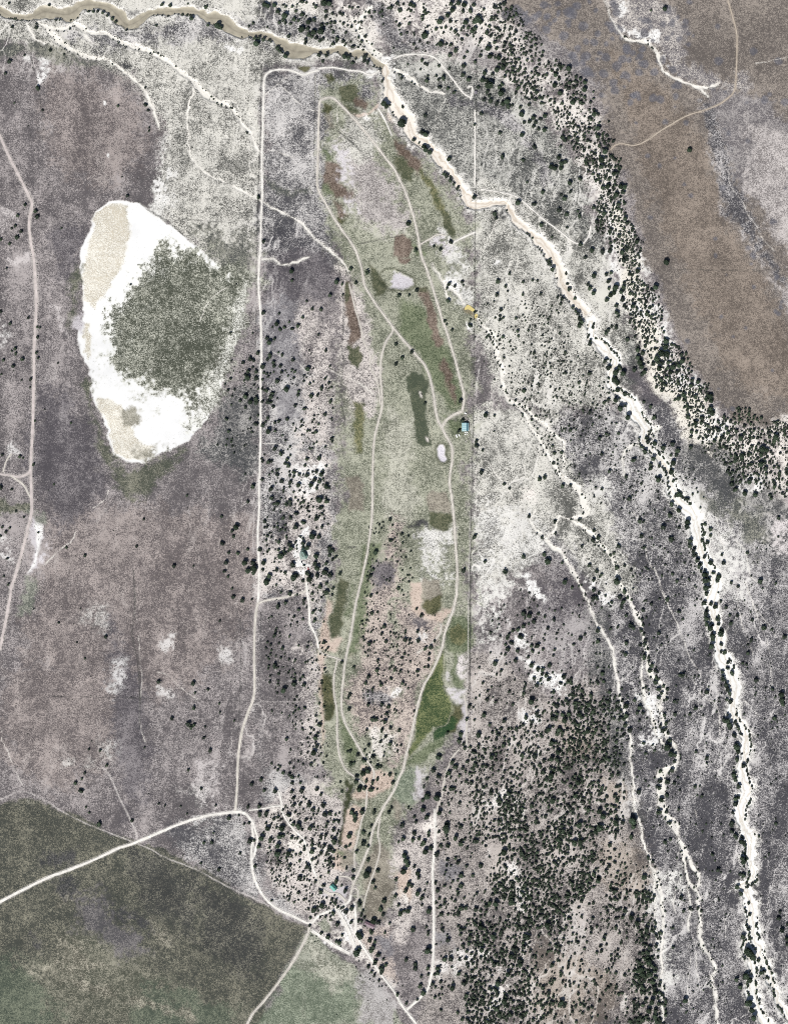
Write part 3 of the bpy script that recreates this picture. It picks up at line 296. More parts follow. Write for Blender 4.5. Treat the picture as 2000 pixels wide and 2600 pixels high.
ZONES = """grey|20|O:1000,900 1400,850 1700,1100 1700,2200 1290,2200 1290,1500 1200,1250 1000,1000
dgrey|25|O:1370,1150 1700,1180 1700,2200 1390,2200 1380,1900 1330,1600 1280,1350
light|14|O:-60,-60 560,-60 800,60 800,120 560,150 560,560 470,560 370,500 335,450 332,400 345,300 320,230 280,170 200,140 80,112 -60,80
lightw|14|O:330,290 350,300 370,460 330,445 322,420 333,390
grey|16|O:140,60 330,60 400,20 560,60 560,90 440,80 250,100 140,90
dgreen2|16|O:-20,95 130,100 260,160 300,200 220,150 90,130 -20,120
grey|12|O:560,150 800,140 700,560 560,560
dgrey|16|O:560,480 700,490 720,560 640,600 560,580
purpled|14|O:560,550 620,540 700,540 712,600 705,640 600,650 556,640
cream|14|O:560,-20 1100,-20 1180,110 1260,200 1330,430 1400,640 1440,740 1530,880 1700,880 1700,1080 1620,1080 1560,1010 1480,930 1400,820 1370,740 1330,640 1290,520 1270,420 1210,330 1160,230 1090,190 1000,150 900,120 780,90 640,60
grey|14|O:560,10 690,40 760,80 700,95 600,70 555,60
dgrey|8|O:775,0 790,-10 835,30 860,90 880,110 850,130 820,90 800,50
mauve|8|O:1000,90 1100,140 1130,160 1040,150 980,130
lightg|18|O:800,110 1000,130 1150,220 1250,400 1300,560 1380,780 1350,830 1250,850 1120,800 1020,700 1005,420 880,300 820,200
light|16|O:1010,380 1150,440 1300,560 1350,700 1300,850 1180,880 1060,840 1010,700
light|14|O:1005,860 1180,880 1260,1100 1180,1130 1080,1250 1010,1260
lightw|18|O:1005,1050 1100,1080 1180,1140 1120,1200 1080,1260 1060,1350 1010,1400
light|16|O:1160,1080 1290,1040 1350,1250 1290,1290 1220,1190
lightw|12|O:1440,900 1540,1040 1600,1200 1600,1300 1540,1250 1440,1080 1380,960
dgrey|14|O:1340,850 1400,870 1500,960 1560,1060 1510,1060 1420,960
white|12|O:1330,640 1380,760 1420,850 1440,850 1440,700 1400,640 1340,480 1310,420 1290,500
cream2|9|O:1420,800 1500,830 1530,900 1560,1050 1500,1010 1440,900
cream2|9|O:1300,440 1330,450 1360,560 1400,700 1440,850 1400,850 1370,760 1340,660
purpleg|22|O:1450,960 1530,950 1700,1090 1700,1200 1600,1150 1520,1080
brown|12|O:1090,-30 1700,-30 1700,870 1640,900 1590,905 1545,880 1520,860 1490,800 1450,740 1420,650 1380,560 1350,450 1330,380 1300,330 1290,260 1250,170 1180,110 1120,60 1060,30
brown2|20|O:1300,100 1400,180 1500,300 1560,480 1640,620 1700,760 1700,860 1560,820 1470,600 1380,400
mauve|16|O:1500,180 1590,190 1700,250 1700,500 1560,380 1520,280
mauve|14|O:1080,20 1160,60 1260,160 1280,200 1200,150 1120,100
lightm|16|O:1590,250 1700,300 1700,560 1600,420
lightm|14|O:1540,440 1620,560 1700,700 1700,640 1600,500
creamm|10|O:1298,-10 1400,-10 1470,60 1450,130 1560,170 1590,150 1585,190 1500,188 1430,150 1410,110 1380,90 1340,82 1312,50
white|6|O:1320,60 1350,80 1395,92 1420,130 1430,150 1410,100 1400,70 1360,72
white|7|O:1315,0 1340,0 1335,30 1318,30
dgrey|10|O:1500,210 1530,260 1550,350 1590,440 1640,540 1680,600 1660,600 1600,520 1550,450 1530,370 1510,280
purple|20|O:-60,110 60,110 200,145 270,170 310,215 333,270 328,330 333,395 300,420 240,425 190,490 150,560 150,660 180,800 220,900 240,1000 370,960 470,860 530,680 556,580 556,1720 500,1730 380,1780 300,1800 200,1740 80,1690 -60,1700
purpleb|24|O:100,140 260,175 315,250 310,350 240,400 140,380 95,300
purpleb|26|O:100,1050 350,1080 560,1100 560,1300 420,1450 300,1500 150,1500 40,1400
purpleb|22|O:0,1420 240,1430 290,1500 280,1620 120,1680 0,1600
purpled|24|O:80,800 210,900 230,1050 140,1150 60,1000
purpled|20|O:240,1330 310,1480 320,1680 270,1740 240,1600
purpled|16|O:110,500 200,470 170,540 150,600 110,580
light|14|E:425,560,120,40,15
playa|5|O:235,431 262,429 290,434 315,446 345,470 375,492 410,516 440,545 470,565 515,575 528,600 522,660 505,720 484,775 466,835 440,890 400,935 365,958 335,972 310,988 275,985 245,970 231,930 225,905 215,880 200,850 193,830 200,815 188,785 178,770 168,742 165,700 178,670 180,640 176,600 168,570 178,520 195,480 215,448
playav|16|O:330,545 400,535 440,560 520,580 528,610 505,680 485,720 460,760 435,800 410,850 380,850 350,830 300,800 265,800 238,770 235,730 230,700 240,660 270,630 300,590
dgreen2|22|O:430,500 556,510 556,590 500,585 440,555
playav2|30|O:350,540 440,550 545,580 532,650 505,740 470,830 410,860 330,840 250,800 235,740 250,690 290,620 330,580
playas|12|O:528,600 520,680 490,760 470,830 430,890 400,910 430,840 470,760 495,690 510,640
playat|10|O:205,470 235,440 275,445 280,500 260,560 235,620 200,660 182,640 175,580 190,510
playat|7|O:208,850 235,850 260,860 270,880 285,930 325,955 310,975 275,980 248,965 235,930 228,900 215,880
playat|6|O:178,690 192,690 192,740 188,770 178,750
playag|9|E:277,886,22,16,30
playag|10|E:310,965,22,12,10
greenfr|12|O:235,985 250,985 275,1000 320,995 380,960 350,1010 320,1050 290,1060 260,1060 240,1030
greenfr|10|O:160,560 172,560 160,640 160,690 150,700 150,620
greenfr|9|O:190,800 200,870 225,930 235,980 215,960 195,880 180,830
purpleg|14|O:490,850 540,780 555,700 556,1000 520,1020 420,960
grey|16|O:556,800 640,760 720,800 712,1000 720,1200 690,1400 690,1650 556,1720
purplel|14|O:556,640 640,640 650,800 560,810
purplel|12|O:575,830 640,830 640,890 590,900
pinkl|16|O:640,650 720,700 712,940 640,950 650,850
pinkl|16|O:640,960 700,960 700,1120 660,1200 600,1180 620,1060
white|10|E:655,1020,30,45,20
pinkl|14|O:560,1150 650,1100 700,1200 680,1330 640,1280 560,1260
white|5|T12:830,310 870,230 930,120 945,150 905,240 960,330 985,400 970,480 940,540 930,590 895,545 850,480 870,420 825,370
purple|14|O:556,1280 640,1270 680,1380 690,1500 690,1660 556,1640
pinkl|14|O:640,1380 690,1400 690,1640 650,1600
pinkl|12|O:556,1720 600,1690 690,1650 740,1690 740,1800 720,1900 740,1960 690,1980 640,1960 560,1870
cream|10|O:585,1725 615,1720 660,1810 700,1800 660,1850 590,1780
white|12|T13:0,560 100,600 350,680 420,720 300,760 100,700 0,660
grey|16|O:340,1770 520,1730 540,1800 560,1880 640,1960 560,1920 420,1850
meadow|20|O:700,170 780,150 820,230 860,290 960,420 1003,480 1003,1680 985,1560 930,1640 880,1700 850,1800 850,1940 760,1960 740,1840 740,1700 690,1660 685,1480 700,1300 730,1100 720,900 740,600 690,440
meadowl|16|O:700,260 780,320 850,420 880,500 800,520 740,440 720,350
lightm|18|O:730,290 800,330 860,430 885,490 820,500 750,430
light|12|E:770,290,40,60,0
pinkl|12|O:720,560 760,620 800,720 810,800 800,880 750,900 730,800 720,680
meadowl|14|O:830,860 880,900 870,1000 900,1080 860,1120 810,1100 820,960
meadowg|16|O:860,640 900,660 960,760 990,860 960,880 900,780 850,700
lightw|12|O:940,490 980,520 1000,580 1003,640 985,650 950,600
lightw|14|O:905,1130 955,1140 960,1250 925,1260 890,1200
lightw|9|T22:100,160 200,140 340,180 300,260 160,290
dark|6|T22:90,150 200,70 270,60 290,110 200,140
meadow|10|T12:1180,0 1600,0 1560,300 1480,800 1450,1100 1350,1400 1280,1700 1180,2184 1050,2184 1080,1800 1040,1400 1070,1050 1130,700 1200,400
meadowg|12|T12:1420,300 1540,300 1470,800 1440,1100 1330,1250 1280,1240 1330,1000 1370,700
meadowg|10|T12:1330,620 1360,650 1300,900 1270,900
olive2|9|T12:1230,560 1310,600 1280,800 1240,1000 1190,1100 1140,1090 1150,900 1190,750
peach|10|T12:1130,760 1160,780 1130,1000 1150,1130 1200,1080 1240,1110 1180,1210 1060,1200 1040,1150 1080,960
peach|9|T12:1045,1220 1110,1240 1080,1320 1070,1600 1080,1850 1070,2000 1050,1700 1040,1400
olive|9|T12:1060,1380 1150,1400 1170,1500 1160,1700 1130,1800 1090,1790 1065,1550
olived|9|T12:1080,1650 1140,1650 1140,1790 1100,1795
meadowg|12|T12:1180,1750 1240,1790 1330,1950 1360,2050 1300,2184 1230,2050
pinkb|14|T12:1580,350 1680,200 1680,1900 1350,1900 1270,1600 1380,1300 1450,1000 1500,600
pinkb|14|T22:0,60 60,140 80,260 50,380 90,560 60,640 130,800 400,880 400,1000 330,1300 230,1560 150,1850 100,2100 0,2184
purpled|12|E:820,1218,25,28,0
purpled|9|T12:1520,480 1680,500 1660,620 1520,680
purpled|8|T22:150,900 290,930 300,1000 180,990
white|7|T22:200,1000 280,1040 300,1120 240,1150 190,1110
white|7|E:848,1475,14,10,0
dgrey|8|T12:1450,1550 1620,1540 1640,1620 1470,1640
cream|10|T12:1450,1850 1680,1900 1680,2060 1500,2050
peach|10|T22:150,600 240,600 240,800 300,880 400,830 480,810 480,850 400,940 280,890 150,840
peach|10|T13:1380,0 1560,0 1680,60 1640,180 1500,250 1350,260 1300,220 1330,180 1420,200
peach|10|T13:1270,360 1330,300 1440,380 1360,560 1330,700 1260,700 1230,560
peach|10|T13:1180,680 1300,720 1240,880 1160,840
meadowg|9|T13:1190,700 1300,710 1330,760 1280,800 1240,760
brown3|9|T13:1280,690 1340,720 1330,850 1220,850 1200,800
olived|6|T13:1260,80 1310,150 1300,300 1250,420 1240,640 1215,650 1240,420 1265,250
meadow|12|T13:1450,450 1680,150 1680,800 1600,1200 1420,1180 1500,900 1540,700
meadowg|9|T13:1520,850 1620,900 1640,1050 1540,1100 1480,1040
brown3|12|T13:1400,820 1500,700 1540,620 1640,700 1680,1000 1600,1300 1450,1300
lilac|6|T13:1090,1030 1140,1040 1200,1020 1300,980 1310,1070 1290,1130 1240,1150 1150,1080 1100,1075
cream|12|T13:1150,1200 1350,1150 1400,1400 1500,1500 1620,1700 1680,1860 1480,1690 1350,1560 1000,1400 980,1340 1100,1250
white|6|T13:1200,1200 1260,1240 1340,1500 1300,1500 1220,1330
mead2|7|T13:1010,1320 1100,1260 1130,1320 1140,1400 1060,1380
pinkb|12|T13:1430,1420 1680,1350 1680,1800 1600,1780 1500,1600
purplel|9|T13:1530,1480 1680,1400 1680,1620 1560,1600
mead2|8|O:560,2200 640,2000 660,1985 760,2060 880,2200
dgreenf|8|O:-60,1720 60,1700 150,1735 230,1775 300,1800 340,1805 440,1860 540,1920 610,1960 650,1985 600,2080 540,2200 -60,2200
field2|25|O:150,1990 300,1990 330,2080 560,2150 540,2200 100,2200 60,2100
field3|20|O:0,2040 80,2060 130,2200 -60,2200
field3|16|O:300,2100 420,2120 500,2150 480,2200 280,2200
strip|8|T03:180,1650 400,1700 700,1800 900,1880 1100,1920 1400,2000 1680,2080 1680,2184 1300,2050 900,1960 500,1850 300,1800
strip|14|T03:480,1450 700,1550 860,1720 700,1760 500,1640
strip|10|T03:540,1060 620,1080 560,1200 500,1200
strip|16|T03:1300,1300 1450,1360 1440,1500 1300,1480
dark|14|T03:380,700 640,720 640,820 480,860 360,820
dark|14|T03:480,950 600,900 640,980 560,1100 480,1080
dark|12|T03:240,1400 400,1420 350,1540 270,1500
dark|16|T03:950,1200 1100,1260 1300,1400 1290,1440 1100,1350 940,1260
fieldp|18|T03:650,1200 830,1080 950,1250 1200,1450 1260,1560 1100,1620 850,1450 640,1350
fieldd|22|T13:0,1000 200,1050 620,1280 600,1500 540,1700 300,1750 0,1500
fieldd|22|T03:1100,700 1680,880 1680,1500 1400,1300 1150,1000
green2|14|T13:800,1650 900,1720 900,2184 480,2184 650,1950
green2|14|T13:900,1720 1300,1800 1350,1950 1350,2184 900,2184
meadowl|14|T13:900,1500 1150,1580 1350,1700 1200,1900 1000,1750
white|5|T13:980,1380 1100,1450 1320,1570 1330,1590 1200,1550 1090,1480 985,1410
lilac2|12|T13:1400,1700 1500,1750 1560,1900 1680,2000 1680,2184 1400,2184
wood|18|O:1000,1380 1060,1400 1180,1480 1280,1440 1320,1600 1390,1850 1400,2200 860,2200 920,2080 925,1700 985,1560
woodp|20|O:1180,1180 1290,1250 1310,1400 1200,1420 1120,1330 1140,1250
purpleg|18|O:1290,1290 1320,1560 1360,1750 1330,1760 1280,1500 1240,1300
purple|18|O:1190,1480 1260,1500 1260,1560 1190,1560
white|9|T22:900,900 1000,880 1130,1040 1200,1130 1140,1170 1030,1160 990,1080 1010,1000 940,1000
white|12|T22:1100,1250 1200,1200 1280,1350 1400,1400 1480,1560 1400,1540 1280,1480 1180,1430
white|9|T22:1100,1680 1240,1680 1230,1780 1100,1780 1040,1700
white|6|T22:1080,510 1150,510 1200,620 1270,700 1260,760 1200,730 1130,640
woodw|12|T23:780,200 900,200 1120,320 1110,370 950,370 800,320
woodw|12|T23:980,820 1060,820 1080,900 1120,1180 1040,1180 1030,1100 970,1000
woodw|10|T23:520,1560 620,1570 880,1570 900,1640 700,1640 620,1690 560,1670
woodw|14|T23:820,1680 950,1700 960,1900 900,2184 780,2184 830,1900
woodw|14|T23:360,1620 520,1650 520,1720 360,1760
tanw|22|T23:1200,1500 1680,1600 1680,2184 1180,2184 1140,1800
tanw|20|T33:60,600 300,620 440,800 500,960 300,1150 140,950
tanw|16|T33:60,60 260,120 330,260 200,350 100,250
tanw|14|T33:0,1700 150,1750 250,1950 100,2184 0,2184
tanw|16|T22:1450,1800 1680,1850 1680,2100 1500,2050
purplel|14|T23:370,740 520,780 560,920 400,930
purplel|14|T23:350,1380 480,1400 500,1500 370,1520
pinkl|14|T23:0,500 340,480 330,1200 60,1500 0,1500
peach|10|T23:0,900 120,860 160,1050 130,1150 30,1100
cream|8|T23:270,440 350,420 360,540 290,540
cream|9|T23:60,1040 160,1070 110,1160 60,1120
green2|12|T23:0,30 60,60 180,0 210,0 200,120 180,260 130,330 90,300 0,430
brown3|10|T23:0,260 60,330 60,430 0,430
lilac|10|T23:215,0 270,0 240,120 220,260 190,250
lilac|8|T22:570,1600 620,1620 630,1960 590,1980 570,1800
lightw|14|E:420,1700,30,18,0
white|14|E:420,1760,18,12,20
pinkw|12|O:430,1620 480,1640 470,1720 420,1700
white|7|T02:1340,1480 1500,1530 1480,1570 1370,1550
white|7|E:480,1395,10,14,0
lilac|6|T02:290,40 350,80 385,140 380,230 350,330 310,440 240,520 250,490 290,400 280,300 255,240 260,120
lilacw|8|T02:410,180 480,200 430,330 370,420 330,450 370,300
white|3|T02:295,100 340,60 378,130 372,200 345,330 300,440 245,520 240,510 290,420 320,300 310,200
white|12|T02:940,1300 1080,1250 1000,1500 930,1640 900,1600 990,1420
lightw|14|T02:870,850 880,1000 780,950 720,930 740,880
white|12|T02:1400,1000 1480,1000 1480,1190 1400,1170
lightw|16|T02:600,2140 700,2160 900,2100 880,2000 940,2000 980,2140
white|9|O:-20,1150 22,1150 20,1195 -20,1190
pinkw|9|T00:0,1730 80,1760 130,1830 140,1900 30,1960 0,1900
pinkw|9|T01:80,0 270,0 270,80 200,60 100,50
white|9|T01:0,1630 80,1630 130,1600 170,1680 120,1740 0,1690
white|9|T01:0,570 60,600 50,760 0,780
pinkw|9|T01:430,420 520,430 540,600 600,680 540,640 470,500
lilac|7|T01:620,520 690,480 700,640 640,620
greenfr|6|T01:0,2060 100,2120 270,2130 270,2184 0,2184
greenp|8|T02:270,0 420,0 400,80 360,60 300,20
greenp|9|T02:200,560 300,560 280,840 150,860 160,740
white|5|T00:180,470 250,480 290,540 260,540 220,510
white|7|T00:330,510 400,510 390,600 380,700 340,740 322,620
dark|5|T00:1000,540 1080,525 1150,560 1100,590 1030,580
dgreen2|9|T00:0,380 250,380 480,420 800,560 700,580 500,560 300,460 0,480
dark|7|T00:1060,90 1110,75 1200,110 1180,150 1090,140
lightw|16|T00:1350,1450 1450,1500 1450,1780 1430,1860 1330,1780 1350,1600
white|14|T00:1350,1480 1400,1470 1420,1650 1360,1700
white|1.5|T00:880,855 905,860 905,890 885,895
white|1.5|T00:912,1310 935,1312 930,1345 915,1335
olive|8|T10:1100,880 1150,885 1150,930 1120,960 1085,940
brown3|12|T10:1090,960 1150,960 1160,1060 1120,1090
meadowg|5|T10:1100,1150 1140,1150 1140,1200 1100,1200
meadowg|10|T10:1090,1270 1150,1260 1170,1360 1100,1380
mbrown|10|T10:1090,1380 1170,1380 1220,1440 1230,1560 1300,1620 1325,1680 1290,1750 1250,1700 1180,1690 1110,1620 1070,1500
mbrown|12|T10:1160,1720 1240,1740 1280,1830 1200,1850
olive|8|T10:1180,1850 1260,1860 1240,1900 1200,1890
meadowg|10|T10:1080,1560 1140,1570 1160,1680 1110,1660
lilacw|12|T10:1170,1200 1210,1250 1260,1400 1290,1560 1240,1540 1210,1400
lilacw|12|T10:1220,1700 1310,1720 1350,1780 1280,1810
olive2|6|T10:1210,750 1290,715 1360,730 1385,790 1375,850 1300,880 1230,860
mbrown|8|T10:1340,840 1400,830 1470,900 1440,940 1370,900
olive2|10|T10:1220,860 1300,900 1400,950 1340,970 1260,930
peach|3|T10:1340,975 1400,965 1470,965 1540,890 1560,880 1555,920 1470,985 1380,1000
orange|3|T10:1590,760 1640,740 1680,800 1680,880 1640,900 1600,820
orange|3|T10:1630,940 1680,900 1680,1040 1640,1020
white|5|T10:1540,460 1680,480 1680,720 1620,600 1560,540
white|6|T10:1410,600 1540,590 1480,660 1420,700
white|5|T10:1400,1010 1550,920 1560,1000 1490,1020
olive|5|T10:870,570 920,555 980,570 975,600 930,625 880,600
olive|7|T10:1070,640 1150,640 1170,700 1120,710
dgrey|8|T10:1400,720 1480,730 1500,840 1450,860 1400,800
dgreen2|7|T10:560,1510 620,1540 700,1600 800,1620 1000,1570 1005,1640 840,1650 720,1630 600,1580
white|6|T10:230,390 370,410 340,460 260,440
orange|2|T20:0,870 20,880 60,960 50,1020 0,1030
mbrown|9|T20:0,1180 70,1210 140,1290 230,1380 250,1450 200,1500 100,1400 0,1260
olive2|9|T20:0,1330 60,1340 180,1450 150,1560 60,1520 0,1420
olive3|8|T20:230,1440 300,1520 370,1650 440,1780 460,1840 420,1860 360,1760 270,1590 220,1520
olive2|7|T20:400,1800 460,1840 550,1960 540,2020 480,2010 420,1900
mbrown|6|T20:0,2020 80,2000 150,2040 170,2120 120,2184 0,2184
meadowg|5|T20:160,2080 210,2090 280,2160 260,2184 190,2184
mbrown|6|T21:30,0 130,0 150,20 100,60 50,40
dark|5|T20:860,1790 960,1780 975,1830 940,1880 890,1850
lilacw|8|T20:350,2040 440,2060 480,2090 460,2150 400,2150 340,2080
dgrey|10|T20:0,270 200,290 380,400 480,430 380,440 200,430 0,330
dgrey|10|T20:480,820 700,860 1000,960 1160,1160 1260,1300 1330,1560 1290,1700 1240,1450 1180,1280 950,1050 700,920 500,880
dark|6|T20:190,1110 280,1130 290,1170 230,1160
dpit|5|T11:1690,120 1690,250 1650,270 1640,160
dpit|4|T21:0,120 80,160 160,200 165,250 120,280 40,275 0,260
drypond|1.5|T21:368,1650 390,1615 420,1615 435,1650 430,1700 448,1735 430,1760 400,1755 375,1710
olive2|8|T11:1460,60 1530,80 1560,180 1620,240 1600,310 1520,320 1490,240
mbrown|7|T11:1262,230 1310,240 1340,380 1390,540 1400,700 1340,760 1290,740 1290,560 1260,400
olive2|7|T11:1255,240 1300,240 1300,350 1265,400
olive2|6|T11:1300,760 1380,770 1430,850 1400,940 1370,955 1320,910 1295,840
olive3|9|T11:1350,1240 1430,1260 1450,1330 1410,1500 1390,1680 1340,1700 1330,1500
brown3|10|T11:1280,1910 1390,1900 1420,1960 1420,2184 1290,2184
mbrown|7|T21:215,280 280,275 300,340 340,470 370,600 400,700 405,760 370,800 330,780 310,680 280,560 250,450
olive2|7|T21:220,275 290,280 285,340 230,330
mbrown|10|T21:400,880 430,900 490,970 495,1020 470,1060 510,1110 500,1160 530,1210 520,1240 480,1200 440,1120 430,1020 395,960
olived2|5|T21:95,1040 150,995 235,1000 300,1060 300,1120 262,1180 272,1300 278,1420 302,1560 320,1630 230,1650 192,1600 175,1450 158,1300 145,1180 100,1120
cream|2|T21:210,1150 230,1155 240,1215 225,1200
cream|2|T21:260,1540 290,1550 295,1590 270,1580
meadowg|12|T21:420,1360 580,1400 590,1530 520,1560 440,1480
meadowg|10|T21:510,1150 560,1150 600,1300 560,1310
olive2|5|T22:300,0 480,0 480,80 440,150 400,178 340,150 300,80
brown3|5|T21:280,2060 340,2000 440,2020 470,2100 480,2184 290,2184
brown3|7|T22:245,570 390,570 405,640 400,720 330,760 250,740
olive|7|T22:250,720 330,730 400,700 400,820 340,870 270,850 245,800
pinkw|7|T22:540,1240 600,1220 620,1300 600,1420 540,1440 530,1340
lilacw|9|T22:480,1400 600,1520 620,1620 540,1640 480,1540
meadowg|10|T22:470,900 560,900 640,960 640,1200 560,1230 500,1200 430,1120
olive3|6|T22:470,1000 540,960 600,1000 615,1080 560,1130 480,1100
meadowg|8|T22:500,1200 530,1240 530,1420 600,1440 610,1500 540,1520 490,1440
grn2|9|T22:380,1200 420,1170 430,1500 490,1620 480,1760 440,1830 340,1850 250,1950 200,2020 120,2120 180,1830 240,1560 320,1360
olive|8|T22:490,1640 580,1650 570,1760 530,1880 460,1900 480,1780
grass|7|T22:360,1850 440,1830 500,1750 550,1780 500,1860 440,1920 340,1970 330,1920
meadowg|9|T22:340,1950 430,1920 440,1980 300,2070 230,2150 110,2184 180,2060
dgreen2|22|O:1570,1070 1620,1100 1640,1150 1600,1170 1550,1120 1510,1060
pinkw|12|O:1640,1110 1700,1100 1700,1180 1650,1170
yellow|3|T21:575,440 620,410 680,440 700,480 715,510 700,550 680,520 650,480 600,470
white|8|T21:860,20 900,20 920,60 900,85 850,70
white|5|T21:430,200 500,220 560,240 600,260 560,290 460,300 430,260
white|5|T21:620,570 660,590 665,640 620,620
cream|9|T21:1100,1990 1160,1970 1190,2040 1150,2080 1100,2060
cream|8|T21:1580,1030 1680,1020 1680,1080 1590,1090
white|14|T32:0,530 100,560 220,780 150,800 60,760
white|14|T32:380,1530 520,1560 600,1750 640,1950 560,1900 480,1750 420,1640
white|14|T32:330,1880 450,1900 620,2000 560,2050 400,1990 340,2000
lightw|14|T33:600,930 740,900 760,1000 740,1180 650,1150 600,1050
lightw|16|T33:530,1050 620,1100 640,1500 680,1750 620,1900 560,1500
lightw|14|T31:0,1880 200,1920 220,2050 0,2060
white|10|T31:740,1000 820,960 960,1020 980,1100 900,1120 820,1120 700,1100 660,1050
white|10|T31:900,1340 1000,1340 1080,1360 1140,1430 1080,1540 1000,1560 900,1540 860,1440
white|10|T31:1260,1880 1340,1840 1430,1900 1420,2000 1300,2010 1240,1960
white|10|T31:360,440 500,450 490,540 420,530 350,490
purpled|8|O:1330,780 1350,780 1400,860 1390,870"""
# kind: soil colour, shrub colour, shrub cover, bush density (per hectare)
K = dict(
 grey=((222,217,212),(84,83,88),.56,7), dgrey=((212,206,203),(78,77,83),.62,7), light=((234,230,216),(98,98,92),.46,5),
 lightw=((244,241,232),(124,122,118),.36,5), lightg=((214,212,200),(84,86,84),.56,9), lightm=((216,206,200),(130,122,120),.46,0),
 purple=((186,175,172),(101,95,97),.56,1), purpleb=((184,169,162),(106,97,97),.54,1), purpled=((150,142,144),(88,83,89),.58,1), purplel=((168,164,166),(112,108,114),.5,1),
 purpleg=((182,178,172),(80,82,84),.62,2), cream=((252,243,231),(138,128,118),.26,70), cream2=((252,244,226),(116,108,96),.26,60), creamm=((226,216,204),(118,112,116),.52,6),
 white=((255,253,248),(126,121,116),.22,30), brown=((172,158,144),(108,99,93),.53,.3), brown2=((170,152,135),(110,98,88),.50,.2), mauve=((184,176,172),(110,104,108),.55,.3),
 playa=((255,255,252),(150,146,124),.02,0), playav=((252,252,238),(84,90,76),.60,0), playav2=((214,214,192),(82,87,72),.64,0), playas=((255,254,240),(100,102,86),.50,0),
 playat=((250,244,226),(218,206,180),.5,0), playag=((190,184,164),(140,136,118),.5,0), greenfr=((150,148,126),(82,88,74),.60,1), greenp=((168,170,152),(98,104,94),.5,1),
 pinkl=((236,224,214),(108,101,102),.44,12), pinkw=((240,230,226),(140,132,132),.36,4), pinkb=((226,206,190),(104,92,94),.46,24), peach=((228,202,182),(162,138,120),.34,5),
 meadow=((192,193,166),(104,110,88),.48,2), meadowl=((212,210,188),(114,116,98),.44,2), meadowg=((142,152,114),(82,98,66),.50,1), olive=((120,116,76),(68,76,46),.52,0),
 olived=((98,102,68),(56,66,42),.6,0), olived2=((112,118,90),(78,90,70),.62,0), olive2=((122,122,90),(76,86,60),.56,0), olive3=((150,146,98),(84,94,60),.55,0),
 mbrown=((158,136,120),(98,80,68),.56,0), brown3=((180,170,150),(120,112,98),.50,0), grn2=((140,148,88),(62,88,50),.55,0), grass=((78,108,60),(42,78,46),.55,0),
 mead2=((186,188,166),(112,118,98),.50,.5), dgreen2=((166,164,146),(86,90,86),.62,2), dgreenf=((152,148,124),(74,78,70),.62,.3), field2=((162,158,136),(84,88,74),.58,.2),
 field3=((136,144,118),(78,90,76),.56,.2), strip=((200,192,168),(94,92,78),.54,0), fieldp=((142,136,134),(88,86,90),.55,0), fieldd=((148,144,126),(68,70,68),.68,0), green2=((170,180,152),(102,116,94),.54,.2),
 dark=((112,110,108),(64,66,68),.6,0), lilac=((214,207,210),(178,168,174),.3,1), lilac2=((208,202,198),(134,128,124),.45,2), lilacw=((230,223,225),(174,163,168),.32,1),
 wood=((206,194,184),(96,90,90),.50,30), woodp=((186,178,176),(94,88,94),.54,14), woodw=((252,246,238),(124,116,110),.28,80), tanw=((198,182,166),(110,100,92),.50,10),
 orange=((232,208,182),(208,180,152),.4,0), yellow=((170,155,115),(130,120,90),.5,0), dpit=((226,220,226),(200,190,196),.35,0), drypond=((240,234,242),(224,217,228),.4,0),
)
BASE = K['purple']

# ------------------------------------------------------------------ ground: one sheet, fine inside the mapped square, coarse to the horizon
ST = 2.2
gx = np.arange(-44, 2044.1, ST); gy = np.arange(-44, 2644.1, ST)
ext = np.cumsum(40 * 1.35 ** np.arange(19))
gx = np.concatenate([gx[0] - ext[::-1], gx, gx[-1] + ext]); gy = np.concatenate([gy[0] - ext[::-1], gy, gy[-1] + ext])
NX, NY = len(gx), len(gy)
X, Y = np.meshgrid(gx.astype(np.float32), gy.astype(np.float32))        # map units
Xc = np.clip(X, -44, 2044); Yc = np.clip(Y, -44, 2644)
w1x = fbm(X, Y, 60, 11, 3); w1y = fbm(X, Y, 60, 23, 3); frag = fbm(X, Y, 34, 51, 4) * 1.1 + fbm(X, Y, 7, 57, 2) * .8; w2x = fbm(X, Y, 14, 37, 2); w2y = fbm(X, Y, 14, 41, 2)
soil = np.empty((NY, NX, 3), np.float32); shrub = np.empty((NY, NX, 3), np.float32)
soil[:] = alb(*BASE[0]); shrub[:] = alb(*BASE[1])
cov = np.full((NY, NX), BASE[2], np.float32); bush = np.full((NY, NX), BASE[3], np.float32)
def window(x0, x1, y0, y1):
    if x0 < -20: x0 = -1e6
    if x1 > 2020: x1 = 1e6
    if y0 < -20: y0 = -1e6
    if y1 > 2620: y1 = 1e6
    i0, i1 = np.searchsorted(gx, [x0, x1]); j0, j1 = np.searchsorted(gy, [y0, y1])
    return slice(j0, j1), slice(i0, i1)
def blend(sl, a, s, h, c, b=None):
    a3 = a[..., None]
    soil[sl] += (np.array(s, np.float32) - soil[sl]) * a3
    shrub[sl] += (np.array(h, np.float32) - shrub[sl]) * a3
    cov[sl] += (c - cov[sl]) * a
    if b is not None: bush[sl] += (b - bush[sl]) * a
